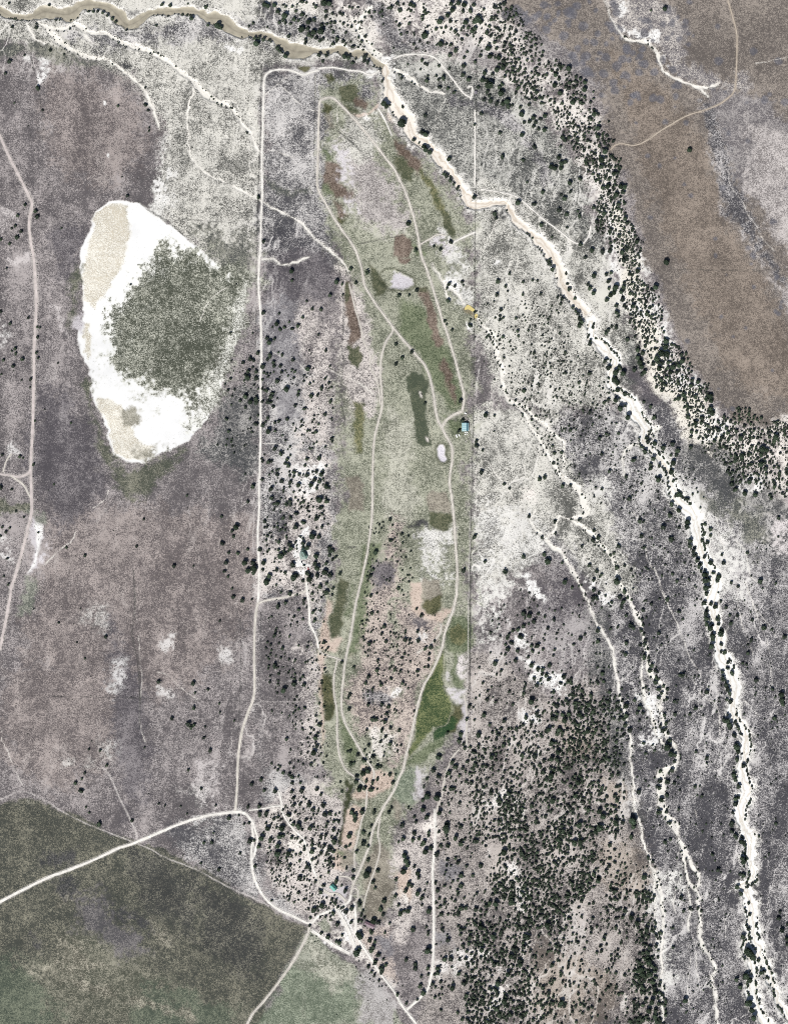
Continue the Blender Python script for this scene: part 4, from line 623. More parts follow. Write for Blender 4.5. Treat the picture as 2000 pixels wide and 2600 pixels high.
def sd_poly(px, py, P):
    d = np.full(px.shape, 1e9, np.float32); ins = np.zeros(px.shape, bool)
    n = len(P)
    for i in range(n):
        ax, ay = P[i][:2]; bx, by = P[(i + 1) % n][:2]
        ex, ey = bx - ax, by - ay; L2 = ex * ex + ey * ey + 1e-9
        t = np.clip(((px - ax) * ex + (py - ay) * ey) / L2, 0, 1)
        d = np.minimum(d, (px - ax - t * ex) ** 2 + (py - ay - t * ey) ** 2)
        if ay != by:
            c = ((ay > py) != (by > py)) & (px < (bx - ax) * (py - ay) / (by - ay) + ax)
            ins ^= c
    d = np.sqrt(d); return np.where(ins, d, -d)
for ln in ZONES.splitlines():
    k, soft, sh = ln.split('|'); soft = float(soft) * 1.3
    s, h, c, b = K[k]
    if sh.startswith('E:'):
        cx, cy, rx, ry, ro = [float(q) for q in sh[2:].split(',')]
        q = 2000 / 1680; cx *= q; cy *= q; rx *= q; ry *= q; ro = math.radians(ro)
        P = [(cx + rx * math.cos(t) * math.cos(ro) - ry * math.sin(t) * math.sin(ro), cy + rx * math.cos(t) * math.sin(ro) + ry * math.sin(t) * math.cos(ro)) for t in np.linspace(0, 6.283, 16)[:-1]]
    else: P = pts(sh)
    m = soft * 1.6 + 14
    sl = window(min(p[0] for p in P) - m, max(p[0] for p in P) + m, min(p[1] for p in P) - m, max(p[1] for p in P) + m)
    a1 = min(14, soft * .9); a2 = min(6, soft * .8)
    px = Xc[sl] + w1x[sl] * a1 + w2x[sl] * a2; py = Yc[sl] + w1y[sl] * a1 + w2y[sl] * a2
    d = sd_poly(px, py, P)
    if soft > 6:
        fa = .22 if k in ('playa', 'playat', 'drypond') else .26 if k in ('dgreenf', 'green2', 'mead2', 'mbrown', 'olive', 'olived', 'olive2', 'olive3', 'meadowg', 'brown3', 'grn2', 'grass', 'olived2', 'peach') else .75
        al = sstep(.5 + d / ((1.7 if fa > .3 else 1.0) * soft) + frag[sl] * fa)
        if k in ('white', 'pinkw', 'lightw') and P[0][0] < 620 and P[0][1] > 500: al = al * .6
        if k in ('white', 'woodw', 'lightw', 'pinkw', 'strip', 'lilacw', 'cream'): al = al * np.clip(.72 + frag[sl] * 1.2, .0, 1)
    elif soft > 3: al = sstep(.5 + d / (2 * soft) + frag[sl] * .3)
    else: al = np.clip(.5 + d / (2 * soft), 0, 1)
    blend(sl, al * (.96 if k != 'strip' else .85), alb(*s), alb(*h), c, b)

# drainage threads and pale mottling over the open scrub
sat_ok = 1 - sstep((X - 660 + w1x * 30) / 190) * (X < 1196) * sstep((Y - 170) / 60)
pl = sd_poly(Xc, Yc, pts('O:235,431 290,434 345,470 440,545 528,600 505,720 466,835 400,935 310,988 245,970 200,850 165,740 176,600 178,520'))
sat_ok *= np.clip(1 - (pl + 30) / 30, 0, 1)
for _p in ('O:0,1720 150,1735 300,1800 540,1920 650,1985 760,2060 880,2200 -60,2200', 'O:1090,-30 1700,-30 1700,900 1545,880 1450,740 1380,560 1330,380 1290,260 1180,110 1060,30'):
    sat_ok *= np.clip(-sd_poly(Xc, Yc, pts(_p)) / 20, 0, 1)
left_ = 1 - sstep((X - 500) / 200) * 1.0; left_ *= sstep((Y - 150) / 100)
thread = np.zeros_like(cov)
for sc, ax_, ay_, th, amt, sd_ in ((70, 1.0, .42, .05, .8, 301), (36, 1.0, .30, .07, .6, 311), (22, 1., .26, .10, .4, 315), (150, 1., .4, .028, .8, 321)):
    rx_ = (X + Y * .22) * ax_; ry_ = Y * ay_
    q = np.abs(fbm(rx_ + w2x * 5, ry_ + w2y * 5, sc, sd_, 3))
    gate = sstep(vnoise(X, Y, 120, sd_ + 5) * 2.4 - .8)
    a = sstep(1 - q / th) * amt * gate * sat_ok * (1 - .72 * left_); thread = np.maximum(thread, a)
    soil_l = alb(238, 233, 226)
    cov -= a * .34 * (cov > .3); soil += (np.array(soil_l, np.float32) - soil) * (a * .55)[..., None]
rb = np.random.RandomState(77)
plt = pts('O:1090,-30 1700,-30 1700,870 1640,900 1545,880 1450,740 1380,560 1330,380 1290,260 1180,110 1060,30')
for _ in range(260):
    x_, y_ = (rb.uniform(1280, 2000), rb.uniform(0, 1050)) if rb.rand() < .5 else (rb.uniform(1250, 1760), rb.uniform(0, 260))
    if sd_poly(np.array([[x_]], np.float32), np.array([[y_]], np.float32), plt)[0, 0] < 5: continue
    rr = rb.uniform(2.5, 8) * (1.5 if y_ < 260 else 1); sl = window(x_ - 30, x_ + 30, y_ - 30, y_ + 30)
    d = rr - np.hypot(X[sl] - x_ + w2x[sl] * 3, Y[sl] - y_ + w2y[sl] * 3)
    blend(sl, sstep(.5 + d / 5 + frag[sl] * .4) * .75, alb(140, 138, 146), alb(98, 98, 108), .58)
m_ = fbm(X * 1.0 + Y * .2, Y * .55, 46, 341, 4); m2 = fbm(X, Y * .8, 150, 351, 3)
m_ = m_ * (1 - .5 * left_) + left_ * .55 * fbm(X + w1x * 10, Y * .18, 42, 361, 4); inb = (cov > .34)
cov -= (np.clip(m_ - .12, 0, 1) * .55 - np.clip(-m_ - .12, 0, 1) * .45 + m2 * .10) * inb * np.clip(.35 + sat_ok, 0, 1)
cov = np.clip(cov, .02, .85)

# polyline rasteriser: signed distance beyond the half width
def line_field(P, pad, warp=1.0):
    m = pad + max(p[2] for p in P) / 2 + 6
    sl = window(min(p[0] for p in P) - m, max(p[0] for p in P) + m, min(p[1] for p in P) - m, max(p[1] for p in P) + m)
    D = np.full(X[sl].shape, 1e4, np.float32); Wd = np.ones_like(D)
    y0, x0 = sl[0].start, sl[1].start
    px = Xc + w2x * 2.2 * warp; py = Yc + w2y * 2.2 * warp
    for a, b in zip(P[:-1], P[1:]):
        mm = pad + max(a[2], b[2]) / 2 + 6
        s2 = window(min(a[0], b[0]) - mm, max(a[0], b[0]) + mm, min(a[1], b[1]) - mm, max(a[1], b[1]) + mm)
        ex, ey = b[0] - a[0], b[1] - a[1]; L2 = ex * ex + ey * ey + 1e-9
        qx, qy = px[s2], py[s2]
        t = np.clip(((qx - a[0]) * ex + (qy - a[1]) * ey) / L2, 0, 1)
        w = (a[2] + (b[2] - a[2]) * t) / 2
        d = np.hypot(qx - a[0] - t * ex, qy - a[1] - t * ey) - w
        s3 = (slice(max(0, s2[0].start - y0), s2[0].stop - y0), slice(max(0, s2[1].start - x0), s2[1].stop - x0))
        if D[s3].shape != d.shape:
            continue
        k = d < D[s3]; D[s3][k] = d[k]; Wd[s3][k] = w[k]
    return sl, D, Wd
def smooth(P, step=4.0):
    """Catmull-Rom resample of map points with extra values"""
    P = [np.array(p, float) for p in P]; out = []
    for i in range(len(P) - 1):
        p0, p1, p2, p3 = P[max(0, i - 1)], P[i], P[i + 1], P[min(len(P) - 1, i + 2)]
        L = np.hypot(*(p2 - p1)[:2]); n = max(1, int(L / step))
        for k in range(n):
            t = k / n
            out.append(.5 * ((2 * p1) + (-p0 + p2) * t + (2 * p0 - 5 * p1 + 4 * p2 - p3) * t * t + (-p0 + 3 * p1 - 3 * p2 + p3) * t ** 3))
    out.append(P[-1]); return out
H = (fbm(X, Y, 260, 71, 3) * 6.0 + fbm(X + Y * .3, Y * .5, 40, 83, 3) * 1.3 - thread * 1.1).astype(np.float32)
inside = (X > -40) & (X < 2040) & (Y > -40) & (Y < 2640)
carve = np.zeros_like(H); roadmask = np.zeros(H.shape, np.float32)
river_path = None
for ln in WASHES.splitlines():
    k, s = ln.split('|'); P = smooth(pts(s), 10)
    wf = {'m': 1.38, 's': 1., 'o': 1., 'w': 1.12, 't': .85}[k]
    P = [(p[0] + random.Random(int(p[0] * 7 + p[1])).uniform(-1.6, 1.6), p[1], max(p[2], 2) * wf * random.Random(int(p[0] * 3 + p[1] * 5)).uniform(.6, 1.3)) for p in P]
    if k == 's': river_path = P
    sl, D, Wd = line_field(P, 26, 1.6 if k != 't' else .8)
    jag = w2x[sl] * 1.5; D = D + frag[sl] * (2.6 if k in 'mo' else 1.3 if k == 'w' else .6)
    if k in 'smo':
        halo = sstep(1 - (D + jag * 3 + frag[sl] * 6) / 15) * .9
        blend(sl, halo, alb(248, 244, 234), alb(110, 106, 100), .32, 20)
        core = sstep(.5 - D / 3)
        c1, c2 = {'s': ((176, 166, 142), (150, 140, 118)), 'm': ((255, 254, 248), (205, 198, 180)), 'o': ((250, 240, 224), (206, 184, 158))}[k]
        blend(sl, core * .97, alb(*c1), alb(*c2), .16 if k == 'm' else .12, 0)
        if k in 'mo':   # braided tan threads inside the bed
            core2 = sstep(.5 - (np.abs(D + Wd * .7 + w1x[sl] * 7) - 1.5) / 3) * (D < 0)
            blend(sl, core2 * .65, alb(214, 196, 166) if k == 'm' else alb(206, 180, 148), alb(172, 152, 122), .2)
        dep = 3.2
        carve[sl] = np.maximum(carve[sl], dep * sstep(.5 - (D - 1.0) / 3.5))
        roadmask[sl] = np.maximum(roadmask[sl], (D < -2) * .5)
    elif k == 'w':
        halo = sstep(1 - (D + jag * 2) / 6) * .5
        blend(sl, halo, alb(240, 234, 222), alb(110, 106, 100), .34)
        br_ = .5 + .5 * sstep(vnoise(X[sl], Y[sl], 16, 61) * 2.2 - .3)
        blend(sl, sstep(.5 - D / 2.0) * .92 * br_, alb(252, 247, 234), alb(150, 142, 124), .12, 0)
        carve[sl] = np.maximum(carve[sl], np.clip(Wd * .35, .3, 1.8) * sstep(.5 - (D - .8) / 2.6))
    else:
        brk = .45 + .55 * (vnoise(X[sl], Y[sl], 18, 5) > .35)
        blend(sl, sstep(.5 - D / 1.8) * .8 * brk, alb(236, 230, 218), alb(150, 142, 134), .25)
        carve[sl] = np.maximum(carve[sl], .25 * sstep(.5 - D / 3))
H -= carve

ROADL = []
for ln in ROADS.splitlines():
    k, w, s = ln.split('|'); w = float(w) / 3.36
    P = [list(p[:2]) + [w] for p in pts(s)]
    P = smooth(P, 4.0)
    ROADL.append((k, w, P))
EXTRA = ['d|10|10:552,560 548,800 545,1100 535,1300 525,1600 515,1900 510,2184', 'd|4|10:560,572 800,568 1000,565 1250,575', 'd|6|10:1005,640 1003,1000 1000,1300 1005,1600',
 'D|6|20:702,400 702,900 700,1400 695,1700 690,2000 21:690,0 685,500 680,900 676,1400 665,2000 22:655,0 650,400 650,900 646,1500 635,1700', 'D|7|22:652,300 650,900 646,1500', 'd|4|21:668,600 664,1200 658,2184',
 'd|6|11:510,100 505,400 500,700 488,1100', 'd|5|30:165,1280 150,1400 120,1450', 'd|3|31:700,112 1200,122 1680,112', 'd|4|02:0,1572 400,1572 900,1583 1250,1588 12:0,1612 350,1612',
 'd|6|12:370,900 372,1300 365,1600 350,2000', 'd|5|12:545,860 550,1300 545,1600', 'd|7|00:265,480 300,620 330,760 345,860 365,1000', 'd|5|00:365,1010 365,1700', 'd|14|00:1180,1720 1280,1800 1430,1890 1560,2000 1680,2110',
 'd|6|00:1560,1870 1680,1880 10:100,1890 300,1900', 'd|16|02:1140,500 1150,800 1130,1050 1180,1300 1195,1600 1190,1850', 'd|6|31:280,1700 275,1800 280,1880', 'd|10|11:1200,40 1240,300 1250,600 1230,760 1260,900',
 'd|12|20:1000,1000 1130,1120 1220,1270 1280,1500 1350,1700', 'd|9|10:1340,2090 1480,2060 1680,2020 20:100,2010', 'd|14|10:1200,1120 1300,1200 1400,1290', 'd|12|12:1290,300 1350,300', 'd|10|11:1350,300 1440,420 1560,560', 'd|8|11:1250,900 1230,1200 1260,1400 1220,1500 1250,1700', 'd|8|21:10,700 100,800 200,900 260,1000']
for q in EXTRA:
    k, w, s = q.split('|'); w = float(w) / 3.36
    ROADL.append((k, w, smooth([list(p[:2]) + [w] for p in pts(s)], 6)))
RC = dict(p=(214, 204, 194), w=(244, 238, 228), b=(190, 172, 152), t=(214, 206, 200), g=(186, 182, 154))
for k, w, P in ROADL:
    sl, D, Wd = line_field(P, 10, .5)
    if k in 'dD':
        brk = (.25 if k == 'd' else .6) + (.75 if k == 'd' else .4) * vnoise(X[sl], Y[sl], 22, 9)
        blend(sl, np.clip(sstep(.5 - (D + w2x[sl] * (k == 'd')) / 2.6) * (.75 if k == 'd' else .95) * brk, 0, 1), alb(110, 108, 102), alb(66, 68, 66), .62)
        continue
    c = RC[k]
    if k in 'tg':
        brk = .4 + .6 * sstep(vnoise(X[sl], Y[sl], 30, 7) * 1.6)
        blend(sl, sstep(.5 - (D + .5) / 1.8) * .85 * brk, alb(*c), alb(*[q * .75 for q in c]), .3)
    else:
        blend(sl, sstep(1 - (D + w2y[sl]) / 3.2) * .7, alb(*c), alb(*[q * .7 for q in c]), .35)
        flat = sstep(1 - D / 3)
        carve_fix = carve[sl] * flat * .7; H[sl] += carve_fix
    roadmask[sl] = np.maximum(roadmask[sl], (D < .8).astype(np.float32))
# ponds and pits are shallow basins
def basin(s, depth):
    P = pts(s); m = 12
    sl = window(min(p[0] for p in P) - m, max(p[0] for p in P) + m, min(p[1] for p in P) - m, max(p[1] for p in P) + m)
    d = sd_poly(X[sl] + w2x[sl], Y[sl] + w2y[sl], P); H[sl] -= depth * sstep(.5 + d / 6)
    ring = np.exp(-((d + 5) / 3.0) ** 2); blend(sl, ring * .7, alb(120, 122, 96), alb(78, 84, 62), .6, 0)
    roadmask[sl] = np.maximum(roadmask[sl], d > 0)
basin('T21:368,1650 390,1615 420,1615 435,1650 430,1700 448,1735 430,1760 400,1755 375,1710', 1.5)
basin('T21:0,120 80,160 160,200 165,250 120,280 40,275 -50,270 -110,220 -100,150 -60,120', 1.2)

def hz(x, y):
    """ground height at map point (bilinear)"""
    i = np.clip(np.searchsorted(gx, x) - 1, 0, NX - 2); j = np.clip(np.searchsorted(gy, y) - 1, 0, NY - 2)
    u = (x - gx[i]) / (gx[i + 1] - gx[i]); v = (y - gy[j]) / (gy[j + 1] - gy[j])
    return (H[j, i] * (1 - u) + H[j, i + 1] * u) * (1 - v) + (H[j + 1, i] * (1 - u) + H[j + 1, i + 1] * u) * v
def grid_at(A, x, y):
    i = np.clip(np.searchsorted(gx, x), 0, NX - 1); j = np.clip(np.searchsorted(gy, y), 0, NY - 1); return A[j, i]

V = np.stack([wx(X), wy(Y), H], -1).reshape(-1, 3)
idx = np.arange(NX * NY, dtype=np.int32).reshape(NY, NX)
F = np.stack([idx[1:, :-1], idx[1:, 1:], idx[:-1, 1:], idx[:-1, :-1]], -1).reshape(-1)
gme = np_mesh('ground', V, F, 4, smooth=True)
col_attr(gme, 'soil', np.concatenate([soil.reshape(-1, 3), cov.reshape(-1, 1)], 1))
col_attr(gme, 'shrub', shrub.reshape(-1, 3))
gm = bpy.data.materials.new('sagebrush_soil'); gm.use_nodes = True
nt = gm.node_tree; N, L = nt.nodes.new, nt.links.new; B = nt.nodes['Principled BSDF']
B.inputs['Roughness'].default_value = 1; B.inputs['Specular IOR Level'].default_value = 0
A1 = N('ShaderNodeAttribute'); A1.attribute_name = 'soil'; A2 = N('ShaderNodeAttribute'); A2.attribute_name = 'shrub'
tc = N('ShaderNodeTexCoord')
def noise(sc, det, rough=.5):
    n = N('ShaderNodeTexNoise'); n.inputs['Scale'].default_value = sc; n.inputs['Detail'].default_value = det; n.inputs['Roughness'].default_value = rough
    L(tc.outputs['Object'], n.inputs['Vector']); return n.outputs['Fac']
def ma(op, a, b, c=None):
    n = N('ShaderNodeMath'); n.operation = op
    for i, q in enumerate((a, b, c)):
        if q is None: continue
        if isinstance(q, (int, float)): n.inputs[i].default_value = q
        else: L(q, n.inputs[i])
    return n.outputs[0]
n1 = noise(.37, 2, .75); n2 = noise(.85, 1); n3 = noise(.011, 6, .6); n4 = noise(.055, 4, .6); n5 = noise(.02, 3)
gr = ma('MULTIPLY_ADD', noise(.03, 3), 1.9, .05)
hf = ma('MULTIPLY', gr, ma('ADD', ma('MULTIPLY', ma('SUBTRACT', n1, .5), 3.3), ma('MULTIPLY', ma('SUBTRACT', n2, .5), 2.3)))
cv = A1.outputs['Alpha']
n6 = noise(.13, 3, .6)
blot = ma('ADD', ma('MULTIPLY', ma('SUBTRACT', n6, .5), 1.3), ma('ADD', ma('MULTIPLY', ma('SUBTRACT', n3, .5), 1.5), ma('MULTIPLY', ma('SUBTRACT', n4, .5), 1.3)))
amp = ma('MULTIPLY', ma('MULTIPLY', cv, ma('SUBTRACT', 1.05, cv)), 4)
t = ma('MULTIPLY_ADD', ma('SUBTRACT', cv, .5), 2.5, ma('MULTIPLY', blot, amp))
f = N('ShaderNodeClamp'); L(ma('ADD', ma('ADD', hf, t), .5), f.inputs[0])
mx = N('ShaderNodeMix'); mx.data_type = 'RGBA'; L(f.outputs[0], mx.inputs[0]); L(A1.outputs['Color'], mx.inputs[6]); L(A2.outputs['Color'], mx.inputs[7])
g = ma('MULTIPLY_ADD', ma('SUBTRACT', n5, .5), .30, 1.0)
vm = N('ShaderNodeVectorMath'); vm.operation = 'SCALE'; L(mx.outputs[2], vm.inputs[0]); L(g, vm.inputs['Scale'])
L(vm.outputs[0], B.inputs['Base Color'])
bp = N('ShaderNodeBump'); bp.inputs['Strength'].default_value = .5; bp.inputs['Distance'].default_value = .8; L(ma('MULTIPLY', f.outputs[0], amp), bp.inputs['Height']); L(bp.outputs[0], B.inputs['Normal'])
ground = tag(obj('ground', gme, gm), 'arid sagebrush plain with pale sand, dry washes and a green strip', None, None, 'structure')

# ------------------------------------------------------------------ roads, river, pond as sheets
def ribbon(name, P, m, lift, label, cross=5, end=1e9, jit=.22):
    P = [p for p in P]
    n = len(P); C = np.array([p[:2] for p in P]); T = np.gradient(C, axis=0); T /= np.linalg.norm(T, axis=1)[:, None] + 1e-9
    Nn = np.stack([-T[:, 1], T[:, 0]], 1); Wd = np.array([p[2] for p in P]) / 2
    rg = np.random.RandomState(int(abs(C[0, 0] * 13 + C[0, 1])) % 9999)
    jl = np.convolve(rg.uniform(-1, 1, n + 4), np.ones(5) / 5, 'valid') * jit * 2; jr = np.convolve(rg.uniform(-1, 1, n + 4), np.ones(5) / 5, 'valid') * jit * 2
    us = np.linspace(-1, 1, cross); VV = []; UU = []
    for u in us:
        w = Wd * (1 + (jl if u < 0 else jr)) * u
        q = C + Nn * w[:, None]; VV.append(q); UU.append(np.full(n, abs(u)))
    VV = np.stack(VV, 1).reshape(-1, 2); U = np.stack(UU, 1).reshape(-1)
    z = hz(VV[:, 0], VV[:, 1]).reshape(n, cross)
    z = z + lift
    v3 = np.stack([wx(VV[:, 0]), wy(VV[:, 1]), z.reshape(-1)], 1)
    ii = np.arange(n * cross).reshape(n, cross)
    F = np.stack([ii[:-1, :-1], ii[1:, :-1], ii[1:, 1:], ii[:-1, 1:]], -1).reshape(-1, 4)
    a, b, c = v3[F[0, 0]], v3[F[0, 1]], v3[F[0, 2]]
    if np.cross(b - a, c - a)[2] < 0: F = F[:, ::-1]
    me = np_mesh(name, v3, F.reshape(-1), 4, True)
    col_attr(me, 'cross', np.stack([U, U, U], 1))
    return tag(obj(name, me, m), label, None, None, 'structure')
def road_mat(name, c, two, cd_):
    m = bpy.data.materials.new(name); m.use_nodes = True; nt = m.node_tree; b = nt.nodes['Principled BSDF']; N, L = nt.nodes.new, nt.links.new
    b.inputs['Roughness'].default_value = 1; b.inputs['Specular IOR Level'].default_value = 0
    a = N('ShaderNodeAttribute'); a.attribute_name = 'cross'
    cr = N('ShaderNodeValToRGB'); L(a.outputs['Fac'], cr.inputs[0]); e = cr.color_ramp.elements
    e[0].position = 0; e[0].color = (*alb(*cd_), 1); e[1].position = 1; e[1].color = (*alb(*[(p + q) / 2 for p, q in zip(c, cd_)]), 1)
    k = cr.color_ramp.elements.new(.35 if two else .2); k.color = (*alb(*c), 1)
    k = cr.color_ramp.elements.new(.8); k.color = (*alb(*c), 1)
    tc = N('ShaderNodeTexCoord'); n = N('ShaderNodeTexNoise'); n.inputs['Scale'].default_value = .12; n.inputs['Detail'].default_value = 6; L(tc.outputs['Object'], n.inputs['Vector'])
    mr = N('ShaderNodeMapRange'); mr.inputs[1].default_value = .3; mr.inputs[2].default_value = .7; mr.inputs[3].default_value = .82; mr.inputs[4].default_value = 1.14; L(n.outputs['Fac'], mr.inputs[0])
    v = N('ShaderNodeVectorMath'); v.operation = 'SCALE'; L(cr.outputs[0], v.inputs[0]); L(mr.outputs[0], v.inputs['Scale']); L(v.outputs[0], b.inputs['Base Color'])
    return m
RM = dict(p=road_mat('tan_track', (230, 222, 208), True, (196, 188, 170)), w=road_mat('white_gravel', (250, 245, 234), False, (238, 230, 216)), b=road_mat('brown_track', (210, 192, 168), True, (178, 162, 146)),
          q=road_mat('pink_gravel', (218, 203, 197), False, (208, 194, 188)))
liftn = 0
for i, (k, w, P) in enumerate(ROADL):
    if k in 'tgdD': continue
    liftn += .012
    mk = 'q' if i == 0 or i == 1 else k
    Pr = [(p[0], p[1], max(w, 3.1) * .86) for p in P]
    ribbon('dirt_road', Pr, RM[mk], .22 + liftn, {'p': 'tan dirt road', 'w': 'whitish gravel road', 'b': 'brown dirt track over the plateau', 'q': 'pinkish gravel road along the left edge'}[mk])
sm = road_mat('river_silt', (176, 166, 142), False, (160, 150, 128)); sm.node_tree.nodes['Principled BSDF'].inputs['Roughness'].default_value = .5; sm.node_tree.nodes['Principled BSDF'].inputs['Specular IOR Level'].default_value = .25
sm.node_tree.nodes['Color Ramp'].color_ramp.elements[-1].color = (*alb(206, 196, 170), 1); sm.node_tree.nodes['Color Ramp'].color_ramp.elements[2].color = (*alb(186, 176, 150), 1)
# silty river
def river():
    P = [(p[0], p[1], p[2] * .93) for p in smooth(river_path, 4)]
    return ribbon('river', P, sm, .15, 'silty tan river winding along the top edge', 9, jit=.16)
river()
def flat_poly(name, s, m, label, rise=.1):
    P = smooth([list(p) + [0] for p in pts(s)] + [list(pts(s)[0]) + [0]], 3)[:-1]
    z = float(np.mean([hz(p[0], p[1]) for p in P])) + rise
    mb = MB(); mb.v = [(wx(p[0]), wy(p[1]), z) for p in P] + [(wx(p[0]), wy(p[1]), z - .5) for p in P]; n = len(P)
    mb.f = [tuple(range(n))] + [(i, (i + 1) % n, n + (i + 1) % n, n + i) for i in range(n)]
    o = mb.build(name, m)
    if o.data.polygons[0].normal.z < 0: o.data.flip_normals()
    return tag(o, label, None, None, 'structure')
ym = mat('yellow_algae_water', alb(240, 214, 120), .35, 0, .05, .3)
def z6(q, k): return ' '.join('%f,%f' % ((k[0] + float(a.split(',')[0]) / k[2]) * .84, (k[1] + float(a.split(',')[1]) / k[2]) * .84) for a in q.split())
flat_poly('pond', z6('225,440 240,360 320,285 385,310 430,350 480,390 525,420 530,470 490,500 440,480 390,450 330,425 270,435', (1160, 750, 11.9)), ym, 'bright yellow pond at the head of a gully', .45)
flat_poly('pond', z6('525,580 545,560 605,560 625,610 600,680 560,700 530,670', (1160, 750, 11.9)), ym, 'smaller yellow pool below the yellow pond', .45)

# ------------------------------------------------------------------ trees
rng = np.random.RandomState(4)
def ico(sub):
    t = (1 + 5 ** .5) / 2
    v = [(-1, t, 0), (1, t, 0), (-1, -t, 0), (1, -t, 0), (0, -1, t), (0, 1, t), (0, -1, -t), (0, 1, -t), (t, 0, -1), (t, 0, 1), (-t, 0, -1), (-t, 0, 1)]
    f = [(0, 11, 5), (0, 5, 1), (0, 1, 7), (0, 7, 10), (0, 10, 11), (1, 5, 9), (5, 11, 4), (11, 10, 2), (10, 7, 6), (7, 1, 8), (3, 9, 4), (3, 4, 2), (3, 2, 6), (3, 6, 8), (3, 8, 9), (4, 9, 5), (2, 4, 11), (6, 2, 10), (8, 6, 7), (9, 8, 1)]
    v = [np.array(p) / np.linalg.norm(p) for p in v]
    for _ in range(sub):
        c = {}; nf = []
        def mid(a, b):
            k = (min(a, b), max(a, b))
            if k not in c: m = v[a] + v[b]; v.append(m / np.linalg.norm(m)); c[k] = len(v) - 1
            return c[k]
        for a, b, d in f:
            x, y, z = mid(a, b), mid(b, d), mid(d, a); nf += [(a, x, z), (b, y, x), (d, z, y), (x, y, z)]
        f = nf
    return np.array(v), np.array(f)
def crown(seed, nc, sub, size):
    """unit crown: lumpy core plus leaf clumps through and around it; radius 1, z 0.25..1.5"""
    r = np.random.RandomState(seed); v, f = ico(sub)
    lobes = r.normal(size=(7, 3)); lobes /= np.linalg.norm(lobes, axis=1)[:, None]
    def rad(u): return .70 + .26 * np.max(np.clip(u @ lobes.T, 0, 1) ** 4, axis=1)
    vv = v * (rad(v) * r.uniform(.82, 1.05, len(v)) * .92)[:, None]
    V = [vv]; F = [f]; n = len(vv)
    o = np.array([(1, 0, 0), (-1, 0, 0), (0, 1, 0), (0, -1, 0), (0, 0, 1), (0, 0, -1)], float)
    of = np.array([(0, 2, 4), (2, 1, 4), (1, 3, 4), (3, 0, 4), (2, 0, 5), (1, 2, 5), (3, 1, 5), (0, 3, 5)])
    for _ in range(nc):
        u = r.normal(size=3); u[2] = abs(u[2]) * .8 if r.rand() < .75 else u[2]; u /= np.linalg.norm(u)
        c = u * rad(u[None])[0] * r.uniform(.80, 1.10); s = size * r.uniform(.5, 1.3)
        q, _r = np.linalg.qr(r.normal(size=(3, 3)))
        if np.linalg.det(q) < 0: q[:, 0] *= -1
        V.append((o * r.uniform(.5, 1.3, (6, 1)) * s) @ q.T + c); F.append(of + n); n += 6
    V = np.concatenate(V); F = np.concatenate(F)
    if nc < 100 and nc > 0: V[:, :2] *= 1.16
    V[:, 2] = V[:, 2] * .62 + .78
    return V, F
BIG = [crown(100 + i, 150, 2, .17) for i in range(6)]
MID = [crown(200 + i, 26, 1, .30) for i in range(6)]
SML = [crown(300 + i, 5, 1, .40) for i in range(4)]
leafm = mat('juniper_foliage', alb(*[70, 88, 66]), .9, 0, .35, .6, rand=True)
leafs = mat('juniper_foliage_scattered', rough=.9, var=.25, vscale=.6, attr='tint')
bark = mat('juniper_bark', alb(120, 104, 92), .95, 0, .2, 3)
bigme = []
for i, (v, f) in enumerate(BIG):
    me = np_mesh('crown', v, f.reshape(-1), 3); me.materials.append(leafm); bigme.append(me)
tm = MB(); zs = [(0, .13), (.25, .10), (.55, .08), (.9, .05)]
for (z0, r0), (z1, r1) in zip(zs[:-1], zs[1:]): tm.cyl(.03 * z0, .02 * z0, r0, z0, z1, r1, 7)
for k in range(4):
    a = k * 1.6 + .3; d = Vector((math.cos(a), math.sin(a), .9)); p0 = Vector((0, 0, .3)); p1 = p0 + d * .4; q = Vector((-math.sin(a), math.cos(a), 0)) * .035; w = Vector((0, 0, .04))
    tm.add([p0 + q, p0 + w, p0 - q, p0 - w, p1], [(0, 1, 4), (1, 2, 4), (2, 3, 4), (3, 0, 4)])
trme = bpy.data.meshes.new('trunk'); trme.from_pydata(tm.v, [], tm.f); trme.materials.append(bark)

T = []
for ln in TREES.splitlines():
    t_, s = ln.split('|')
    for x, y, r in pts(t_ + ':' + s):
        r *= 1.08
        T.append((x - .20 * r, y + .34 * r, r * S, 1))       # the dark blob in the survey is crown plus shadow: the crown sits down-left of it
def sample(poly, n, r0, r1, gap=.85, pw=1.6, avoid=True, near=None):
    P = pts(poly); P = [p[:2] for p in P]
    x0, x1 = min(p[0] for p in P), max(p[0] for p in P); y0, y1 = min(p[1] for p in P), max(p[1] for p in P)
    got = 0; k = 0
    while got < n and k < 12:
        k += 1
        qx = rng.uniform(x0, x1, n * 3).astype(np.float32); qy = rng.uniform(y0, y1, n * 3).astype(np.float32)
        ok = (sd_poly(qx, qy, P) + 70 * (vnoise(qx, qy, 70, 3) * .6 + vnoise(qx, qy, 24, 13) * .4 - .5) > -4) & (grid_at(roadmask, qx, qy) < .3) & (rng.uniform(size=n * 3) < .12 + 1.5 * vnoise(qx, qy, 42, 15) ** 2)
        for x, y in zip(qx[ok], qy[ok]):
            r = (r0 + (r1 - r0) * rng.uniform() ** pw)
            if put(x, y, r, gap): got += 1
            if got >= n: break
cells = {}
def put(x, y, r, gap):
    i, j = int(x // 14), int(y // 14)
    for a in (i - 1, i, i + 1):
        for b in (j - 1, j, j + 1):
            for (u, v, q) in cells.get((a, b), ()):
                if math.hypot(u - x, v - y) * S < (r + q) * gap: return False
    cells.setdefault((i, j), []).append((x, y, r)); T.append((x, y, r, 0)); return True
